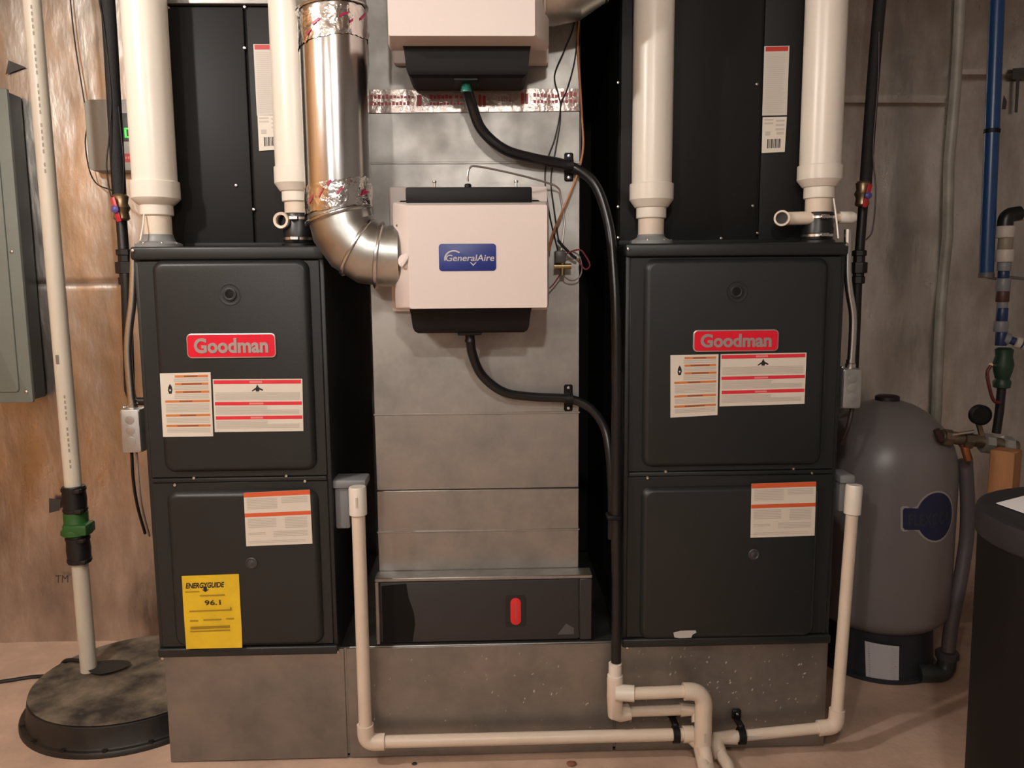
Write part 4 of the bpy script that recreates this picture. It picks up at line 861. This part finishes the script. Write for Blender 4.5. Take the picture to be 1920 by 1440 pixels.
h0 = at(203, 1284, .39)
bm.faces.new([bm.verts.new((h0.x+x, .39+y, .0885)) for x, y in hp_]); obj('pipe_opening', bm, M_BLK, t)
lowp = at(170, 1290, .37); PYv = .39; pr = .0235
xb_ = X(168, 1270, PYv); xt_ = X(60, 0, PYv+.02)
pb = Vector((xb_, PYv, .03)); topz = 2.40
def onp(py): # point on the pipe axis at picture row py
    z = Z(120, py, PYv); k = (z-.07)/(Z(60, 0, PYv)-.07); return Vector((xb_+(xt_-xb_)*k, PYv+.02*k, z))
t = thing('discharge_pipe', 'tall aged white discharge pipe with a green check valve rising from the sump lid', 'pipe', pb)
axd = (onp(0)-onp(1200)).normalized()
bm = B(); tube(bm, [pb, onp(1050)], pr*.98, 28); obj('lower_pipe', bm, M_PVCOLD, t)
bm = B(); tube(bm, [onp(920), onp(-150), onp(-150)+Vector((0, 0, .18))], pr, 28); up_ = obj('upper_pipe', bm, M_PVCOLD, t)
for nm, a, b in (('rubber_coupling', 912, 962), ('rubber_coupling', 1004, 1056)):
    p0, p1 = onp(b), onp(a); Lh = (p1-p0).length; bm = B()
    lathe(bm, [(pr, 0), (pr+.008, .001), (pr+.009, .004), (pr+.008, .012), (pr+.010, Lh*.5), (pr+.008, Lh-.012), (pr+.009, Lh-.004), (pr+.008, Lh-.001), (pr, Lh)], p0, axd, 32); rc = obj(nm, bm, M_RUBBER, t)
    for tt in (.010, Lh-.010):
        bm = B(); lathe(bm, [(pr+.0085, -.004), (pr+.0105, -.0035), (pr+.0105, .0035), (pr+.0085, .004)], p0+axd*tt, axd, 32, cap=False); c = p0+axd*tt; box(bm, c.x+.012, c.x+.034, c.y-pr-.012, c.y-pr+.004, c.z-.006, c.z+.006, .002, 1); obj('hose_clamp', bm, M_IRON, rc)
p0, p1 = onp(1007), onp(958); Lh = (p1-p0).length; bm = B()
lathe(bm, [(pr+.002, 0), (pr+.010, .004), (pr+.020, .010), (pr+.020, .022), (pr+.014, .028), (pr+.014, .036), (pr+.010, .044), (pr+.010, Lh-.006), (pr+.003, Lh)], p0, axd, 12)
cc = p0+axd*.03; box(bm, cc.x-.022, cc.x+.046, cc.y-.04, cc.y+.02, cc.z-.018, cc.z+.014, .006, 2)
obj('check_valve', bm, mat('check_valve_green', (.025, .105, .022), .45), t, 'green check valve')
# printed legends along the pipe
bm = B()
for y0, y1, n in ((10, 330, 26), (740, 880, 14)):
    for k in range(n):
        a = onp(y0+(y1-y0)*k/n); b_ = onp(y0+(y1-y0)*(k+.6)/n); d = Vector((.35, -.937, 0))*(pr+.0006); wv = Vector((.937, .35, 0))*.0022
        if k % 6 == 5: continue
        bm.faces.new([bm.verts.new(p) for p in (a+d-wv, b_+d-wv, b_+d+wv, a+d+wv)])
obj('pipe_print', bm, mat('pipe_print_grey', (.33, .28, .22), .6), up_)['kind'] = 'stuff'
bm = B(); a = onp(665); b_ = onp(682); d = Vector((-.1, -.99, 0))*(pr+.0006); wv = Vector((.99, -.1, 0))*.005
bm.faces.new([bm.verts.new(p) for p in (a+d-wv, b_+d-wv, b_+d+wv, a+d+wv)]); obj('pipe_sticker', bm, mat('pipe_sticker_grey', (.2, .18, .17), .6), up_)
wire('pump_power_lead', [Vector((-2.3, .30, .006)), Vector((-1.95, .40, .006)), Vector((-1.75, .45, .006)), Vector((-1.55, .47, .006)), Vector((-1.45, .50, .006)), Vector((-1.36, .50, .012)), Vector((-1.34, .47, .050)), Vector((-1.30, .44, .088)), Vector((-1.22, .42, .090))], .006, M_WBLK, 'black pump cord lying on the floor to the sump lid', 'cord')

# ------------------------------------------------------------------ pressure tank
TY = .52; tx = X(1663, 760, TY); TR = X(1776, 1000, TY)-tx-.008
zt0 = Z(1663, 748, TY); zsh = Z(1663, 880, TY); zbs = Z(1663, 1120, TY); zbb = Z(1663, 1196, TY-.12)
M_TANK = mat('tank_grey', (.195, .174, .172), .36, var=.06, vscale=5)
t = thing('pressure_tank', 'grey well pressure tank with a blue oval logo behind the wider furnace', 'tank', (tx, TY, 0))
prof = []
for k in range(9): a = math.radians(90*k/8); prof.append((TR*math.sin(a) if k else 0, zsh+(zt0-zsh)*math.cos(a)))
prof += [(TR, zbs)]
for k in range(1, 8): a = math.radians(90*k/8); prof.append((TR*math.cos(a)**.8, zbs-(zbs-zbb)*math.sin(a)))
prof.append((.1, zbb-.004)); prof.append((0, zbb-.006))
bm = B(); lathe(bm, prof[::-1], (tx, TY, 0), seg=64); obj('tank_shell', bm, M_TANK, t)
bm = B(); lathe(bm, [(.036, -.008), (.036, .010), (.030, .014), (0, .015)], (tx, TY, zt0-.002), seg=24); obj('top_cap', bm, mat('cap_dark_brown', (.018, .012, .011), .5), t)
TB = .178; zst = Z(1640, 1203, TY-TB)
bm = B(); lathe(bm, [(TB+.006, 0), (TB+.006, .012), (TB-.006, .018), (TB-.012, zst-.01), (TB-.008, zst+.012), (TB-.03, zst+.014)], (tx, TY, 0), seg=56); obj('tank_stand', bm, mat('stand_dark_blue', (.022, .024, .032), .5), t)
def wrapq(q, R): # wrap a flat picture-plane quad on to the tank surface
    def f(u, v, h):
        p = q.p(u, v, 0); dx = max(-.98, min(.98, (p.x-tx)/R)); return Vector((p.x-h*0, TY-R*math.sqrt(1-dx*dx)-h, p.z))
    return f
def tankpatch(name, quad, pts, m, off, R, parent):
    f = wrapq(quad, R); bm = B(); c = (sum(u for u, v in pts)/len(pts), sum(v for u, v in pts)/len(pts)); n = len(pts)
    K = 6; rings = [[bm.verts.new(f(c[0]+(u-c[0])*k/K, c[1]+(v-c[1])*k/K, off)) for u, v in pts] for k in range(1, K+1)]
    cv_ = bm.verts.new(f(*c, off))
    for i in range(n): bm.faces.new((cv_, rings[0][i], rings[0][(i+1) % n]))
    for a, b in zip(rings, rings[1:]):
        for i in range(n): bm.faces.new((a[i], b[i], b[(i+1) % n], a[(i+1) % n]))
    return obj(name, bm, m, parent)
q = pixquad((1680, 915), (1782, 915), (1782, 1010), (1680, 1010), TY-TR*.8)
def oval(g): return [(.63+(.40+g)*math.cos(2*math.pi*k/28), .50+(.47+g)*math.sin(2*math.pi*k/28)) for k in range(28)]
def bar(g): return [(.03-g, .32-g), (.3, .32-g), (.55, .32-g), (.55, .74+g), (.3, .74+g), (.03-g, .74+g), (-g, .70+g), (-g, .36-g)]
M_LGO = mat('logo_outline', (.36, .335, .33), .5); M_LGB = mat('logo_blue', (.012, .019, .065), .45)
lg0 = tankpatch('tank_logo', q, oval(.035), M_LGO, .0008, TR, t); tankpatch('logo_outline', q, bar(.035), M_LGO, .0009, TR, lg0)
tankpatch('logo_oval', q, oval(0), M_LGB, .0014, TR, lg0); tankpatch('logo_bar', q, bar(0), M_LGB, .0016, TR, lg0)
f = wrapq(q, TR); lettering('logo_lettering', q, 'FLEXCON', .09, .98, .42, .66, mat('logo_letter', (.034, .038, .052), .5), lg0, .0026, bold=.02, warp=lambda u, v, h: f(u, v, h))
q = pixquad((1630, 1210), (1685, 1211), (1684, 1280), (1631, 1279), TY-TB+.002)
fq = lambda u, v, h: Vector((q.p(u, v).x, TY-math.sqrt((TB+.002)**2-(q.p(u, v).x-tx)**2)-h, q.p(u, v).z))
bm = B(); G = [[bm.verts.new(fq(i/6, j/2, 0)) for i in range(7)] for j in range(3)]
for j in range(2):
    for i in range(6): bm.faces.new((G[j][i], G[j][i+1], G[j+1][i+1], G[j+1][i]))
sl = obj('data_label', bm, mat('data_label_paper', (.55, .53, .55), .55), t, 'pale paper data label')
bm = B()
for k in range(15):
    v0 = .06+k*.06; bm.faces.new([bm.verts.new(fq(u, v, .0008)) for u, v in ((.08, v0), (.92-.2*random.random(), v0), (.9, v0+.022), (.08, v0+.022))])
obj('small_print', bm, mat('data_label_print', (.40, .38, .40), .6), sl)

# pipes at the tank
M_GPIPE = mat('grey_poly_pipe', (.105, .092, .098), .5); M_PEXB = mat('blue_pipe', (.014, .055, .165), .32)
t = thing('tank_connection', 'grey poly pipe curving down to the dark elbow at the tank foot', 'pipe', at(1745, 1285, .30))
bm = B(); tube(bm, smooth_path(pxpath([(1810, 862, .42), (1814, 940, .42), (1812, 1010, .42), (1800, 1090, .40), (1784, 1170, .38), (1776, 1235, .36)]), 8), .0205, 20); obj('poly_pipe', bm, M_GPIPE, t)
bm = B(); e0 = at(1776, 1228, .36); e1 = at(1774, 1262, .35); e2 = at(1722, 1262, .355)
tube(bm, [e0]+bend(e0, e1, e2, .03)[1:-1]+[e2], .027, 18); obj('tank_elbow', bm, mat('elbow_dark_green', (.028, .034, .032), .45), t)
bm = B(); lathe(bm, [(.031, -.012), (.033, -.010), (.033, .010), (.031, .012)], e0, (0, 0, 1), 10); obj('elbow_nut', bm, mat('elbow_nut_grey', (.06, .06, .06), .45), t)
t = thing('blue_pipe', 'tall blue water pipe with a black strap in front of the foil wall', 'pipe', at(1850, 518, .5))
bm = B(); tube(bm, [at(1849, 518, .5), at(1872, -60, .5), at(1872, -60, .5)+Vector((0, 0, .27))], .0205, 24); obj('pipe', bm, M_PEXB, t)
bm = B(); lathe(bm, [(.0212, -.006), (.0225, -.005), (.0225, .005), (.0212, .006)], at(1860, 246, .5), (.04, 0, 1), 24, cap=False); obj('strap', bm, M_BLACKP, t)
bm = B(); lathe(bm, [(.0, -.006), (.0215, -.005), (.0225, .006), (.0205, .012)], at(1849, 518, .5), (.04, 0, 1), 24); obj('end_cap', bm, M_GPIPE, t)
wire('wall_pipe', pxpath([(1838, 516, .60), (1870, 523, .60), (1890, 520, .60), (1960, 527, .60)]), .005, mat('thin_pipe_grey', (.22, .22, .23), .35, .6), 'thin grey tube crossing behind the stacked water fittings', 'tube')
# stacked fittings
c = at(1884, 700, .48); t = thing('water_fitting_stack', 'vertical stack of white and blue water fittings with a black elbow', 'pipe', c, None)
SY = .48
def seg_(nm, y0, y1, px, wpx, m, lab=None):
    p0 = at(px, y1, SY); p1 = at(px, y0, SY); r = wpx*.5*(SY+DIST)/FPX; Lh = p1.z-p0.z; bm = B()
    lathe(bm, [(r*.94, 0), (r, .002), (r, Lh-.002), (r*.94, Lh)], p0, (0, 0, 1), 20); return obj(nm, bm, m, t, lab)
M_FW = mat('fitting_white', (.52, .47, .42), .45); M_FG = mat('fitting_grey', (.20, .21, .23), .45); M_FB = mat('fitting_blue', (.012, .03, .10), .4); M_FR = mat('fitting_brown', (.07, .025, .02), .5)
seg_('hub', 424, 446, 1884, 32, M_FW); seg_('pipe', 445, 470, 1884, 25, mat('fitting_tan', (.26, .21, .165), .5)); seg_('hub', 468, 491, 1883, 31, M_FW)
seg_('crimp_sleeve', 491, 508, 1882, 24, M_FG); seg_('blue_band', 508, 523, 1881, 20, M_FB); seg_('crimp_sleeve', 522, 546, 1880, 25, M_FG)
seg_('brown_band', 545, 566, 1879, 23, M_FR); seg_('crimp_sleeve', 565, 578, 1879, 19, M_FG); seg_('blue_band', 577, 603, 1878, 20, M_FB); seg_('crimp_sleeve', 602, 622, 1876, 25, M_FG); seg_('brown_band', 620, 648, 1876, 20, M_FB)
a = at(1884, 428, SY); b_ = at(1886, 404, SY); c_ = at(1912, 400, SY)
bm = B(); tube(bm, [a]+bend(a, b_, c_, .02)[1:-1]+[c_], .022, 18); obj('black_elbow', bm, M_RUBBER, t)
bm = B(); tube(bm, [at(1906, 402, SY), at(1960, 396, SY)], .020, 18); obj('side_pipe', bm, M_FW, t)
a = at(1878, 632, SY); b_ = at(1960, 660, SY-.04); bm = B(); tube(bm, [a, b_], .012, 16); obj('branch_pipe', bm, M_FB, t)
for k, m in ((.12, M_FG), (.38, M_FW), (.56, M_FW), (.8, M_FB)):
    p = a.lerp(b_, k); bm = B(); lathe(bm, [(.015, -.009), (.018, -.007), (.018, .007), (.015, .009)], p, b_-a, 16); obj('crimp_ring', bm, m, t)
# green gate valve with red handle below the stack
c = at(1877, 690, .48); t = thing('gate_valve', 'dark green gate valve with a red lever below the water fittings', 'valve', at(1877, 745, .48))
bm = B(); lathe(bm, [(.016, 0), (.024, .003), (.026, .02), (.020, .03), (.026, .05), (.030, .075), (.024, .1), (.026, .12), (.018, .126)], at(1878, 728, SY), (0, 0, 1), 14); obj('valve_body', bm, mat('valve_green', (.014, .045, .024), .45), t)
bm = B(); tube(bm, smooth_path(pxpath([(1858, 685, SY-.05), (1851, 700, SY-.05), (1856, 730, SY-.05), (1864, 752, SY-.05), (1876, 754, SY-.05)]), 6), .005, 10); obj('red_lever', bm, mat('lever_dark_red', (.12, .02, .022), .45), t)
bm = B(); tube(bm, pxpath([(1868, 686, SY), (1858, 684, SY-.05)]), .006, 10); obj('lever_stem', bm, M_STEEL, t)
bm = B(); tube(bm, pxpath([(1878, 728, SY), (1874, 770, SY), (1868, 812, SY)]), .013, 16); obj('nipple', bm, M_IRON, t)
# brass manifold with gauge and drain cock
t = thing('brass_manifold', 'dull brass tee manifold with a pressure gauge above the grey poly pipe', 'manifold', at(1810, 850, .36))
MY = .36
M_BR2 = mat('old_brass', (.30, .25, .18), .38, .9, var=.4, vscale=30)
bm = B(); tube(bm, pxpath([(1764, 818, MY), (1830, 826, MY), (1905, 838, MY)]), .019, 18); obj('manifold_body', bm, M_BR2, t)
for px_, w_ in ((1775, .025), (1812, .026), (1850, .030), (1886, .030)):
    bm = B(); lathe(bm, [(w_*.85, -.014), (w_, -.012), (w_, .012), (w_*.85, .014)], at(px_, 819+(px_-1764)*.14, MY), (1, 0, -.14), 8); obj('hex_collar', bm, M_BR2 if px_ < 1840 else mat('collar_steel', (.42, .42, .40), .4, .7), t)
bm = B(); g = at(1838, 778, MY-.01); tube(bm, [at(1842, 820, MY), g+Vector((0, .01, -.02))], .008, 10); obj('gauge_stem', bm, M_BR2, t)
bm = B(); lathe(bm, [(.026, .012), (.030, .010), (.030, -.008), (.026, -.011), (.025, -.008), (0, -.008)], g, (.1, 1, 0), 24); obj('pressure_gauge', bm, M_BLACKP, t, 'black pressure gauge')
bm = B(); tube(bm, pxpath([(1806, 826, MY), (1812, 850, MY-.01), (1816, 862, MY-.01)]), .012, 12); obj('drain_cock', bm, mat('copper', (.45, .16, .07), .35, .8), t)
bm = B(); tube(bm, pxpath([(1756, 806, MY-.03), (1764, 826, MY-.03)]), .010, 10); obj('handle_grip', bm, mat('grip_dark_red', (.04, .015, .014), .5), t)
bm = B(); tube(bm, pxpath([(1786, 815, MY-.02), (1826, 809, MY-.03)]), .005, 10); obj('steel_lever', bm, M_STEEL, t)
# wooden block standing behind the brine tank
c = at(1884, 880, .30); t0 = at(1884, 843, .30); bm = B()
hw = .032; box(bm, -hw, hw, -hw, hw, 0, t0.z, .003, 1)
bmesh.ops.rotate(bm, verts=bm.verts, cent=(0, 0, 0), matrix=Matrix.Rotation(math.radians(38), 3, 'Z')); bmesh.ops.translate(bm, verts=bm.verts, vec=(c.x, .30, 0))
tag(obj('wooden_post', bm, mat('orange_wood', (.42, .19, .075), .6, var=.35, vscale=14, stretch=(1, 1, .2))), 'orange-brown wooden post standing behind the black brine tank', 'post')

# ------------------------------------------------------------------ brine tank with paper
BRH = .80
d_ = _F + _R*((1829-960)/FPX) - _U*((938-720)/FPX); kk = (BRH-ZC)/d_.z; e_ = CAM+d_*kk
BR = .235; dv = Vector((e_.x-CAM.x, e_.y-CAM.y)).normalized(); bc = Vector((e_.x+BR*dv.y, e_.y-BR*dv.x, 0))
t = thing('brine_tank', 'tall black brine tank with a grey lid at the room edge', 'tank', bc)
bm = B(); lathe(bm, [(BR-.022, 0), (BR-.015, .01), (BR-.006, BRH-.05), (0, BRH-.05)], bc, seg=72); obj('tank_body', bm, mat('brine_tank_black', (.005, .0045, .0045), .65, spec=.25), t)
bm = B(); lathe(bm, [(BR-.004, BRH-.052), (BR, BRH-.048), (BR, BRH-.010), (BR-.003, BRH-.004), (BR-.010, BRH-.001), (BR-.018, BRH-.002), (0, BRH-.001)], bc, seg=72); obj('tank_lid', bm, mat('brine_lid_dark', (.022, .021, .023), .55, spec=.35), t)
def onlid(px, py):
    d = _F + _R*((px-960)/FPX) - _U*((py-720)/FPX); return CAM+d*((BRH+.0006-ZC)/d.z)
bm = B(); p0 = onlid(1868, 944); p1 = onlid(1930, 928); p2 = p0+(p1-p0).normalized()*.26; e1_ = onlid(1930, 966)-p0; p3 = p0+e1_.normalized()*.19
vv = [bm.verts.new(p) for p in (p0, p2, p2+(p3-p0), p3)]; top_ = [bm.verts.new(v.co+Vector((0, 0, .0012))) for v in vv]
bm.faces.new(vv); bm.faces.new(top_[::-1])
for i in range(4): bm.faces.new((vv[i], vv[(i+1) % 4], top_[(i+1) % 4], top_[i]))
tag(obj('paper_sheet', bm, mat('white_paper', (.90, .89, .90), .6)), 'white sheet of paper lying on the brine tank lid', 'paper')
# crumb and pebble on the floor
for px_, py_, r_, lab in ((777, 1433, .006, 'small dark pebble on the floor below the plenum'), (1071, 1434, .011, 'reddish brown flake on the floor below the plenum')):
    d = _F + _R*((px_-960)/FPX) - _U*((py_-720)/FPX); p = CAM+d*((0-ZC)/d.z); bm = B(); bmesh.ops.create_icosphere(bm, subdivisions=2, radius=r_, matrix=Matrix.Translation((p.x, p.y, r_*.35)) @ Matrix.Diagonal((1.2, 1, .4, 1)))
    for v in bm.verts: v.co += Vector((random.uniform(-1, 1), random.uniform(-1, 1), 0))*r_*.1
    tag(obj('floor_pebble', bm, mat('pebble_dark', (.03, .022, .02), .7) if r_ < .008 else mat('flake_brown', (.22, .09, .05), .7)), lab, 'debris')
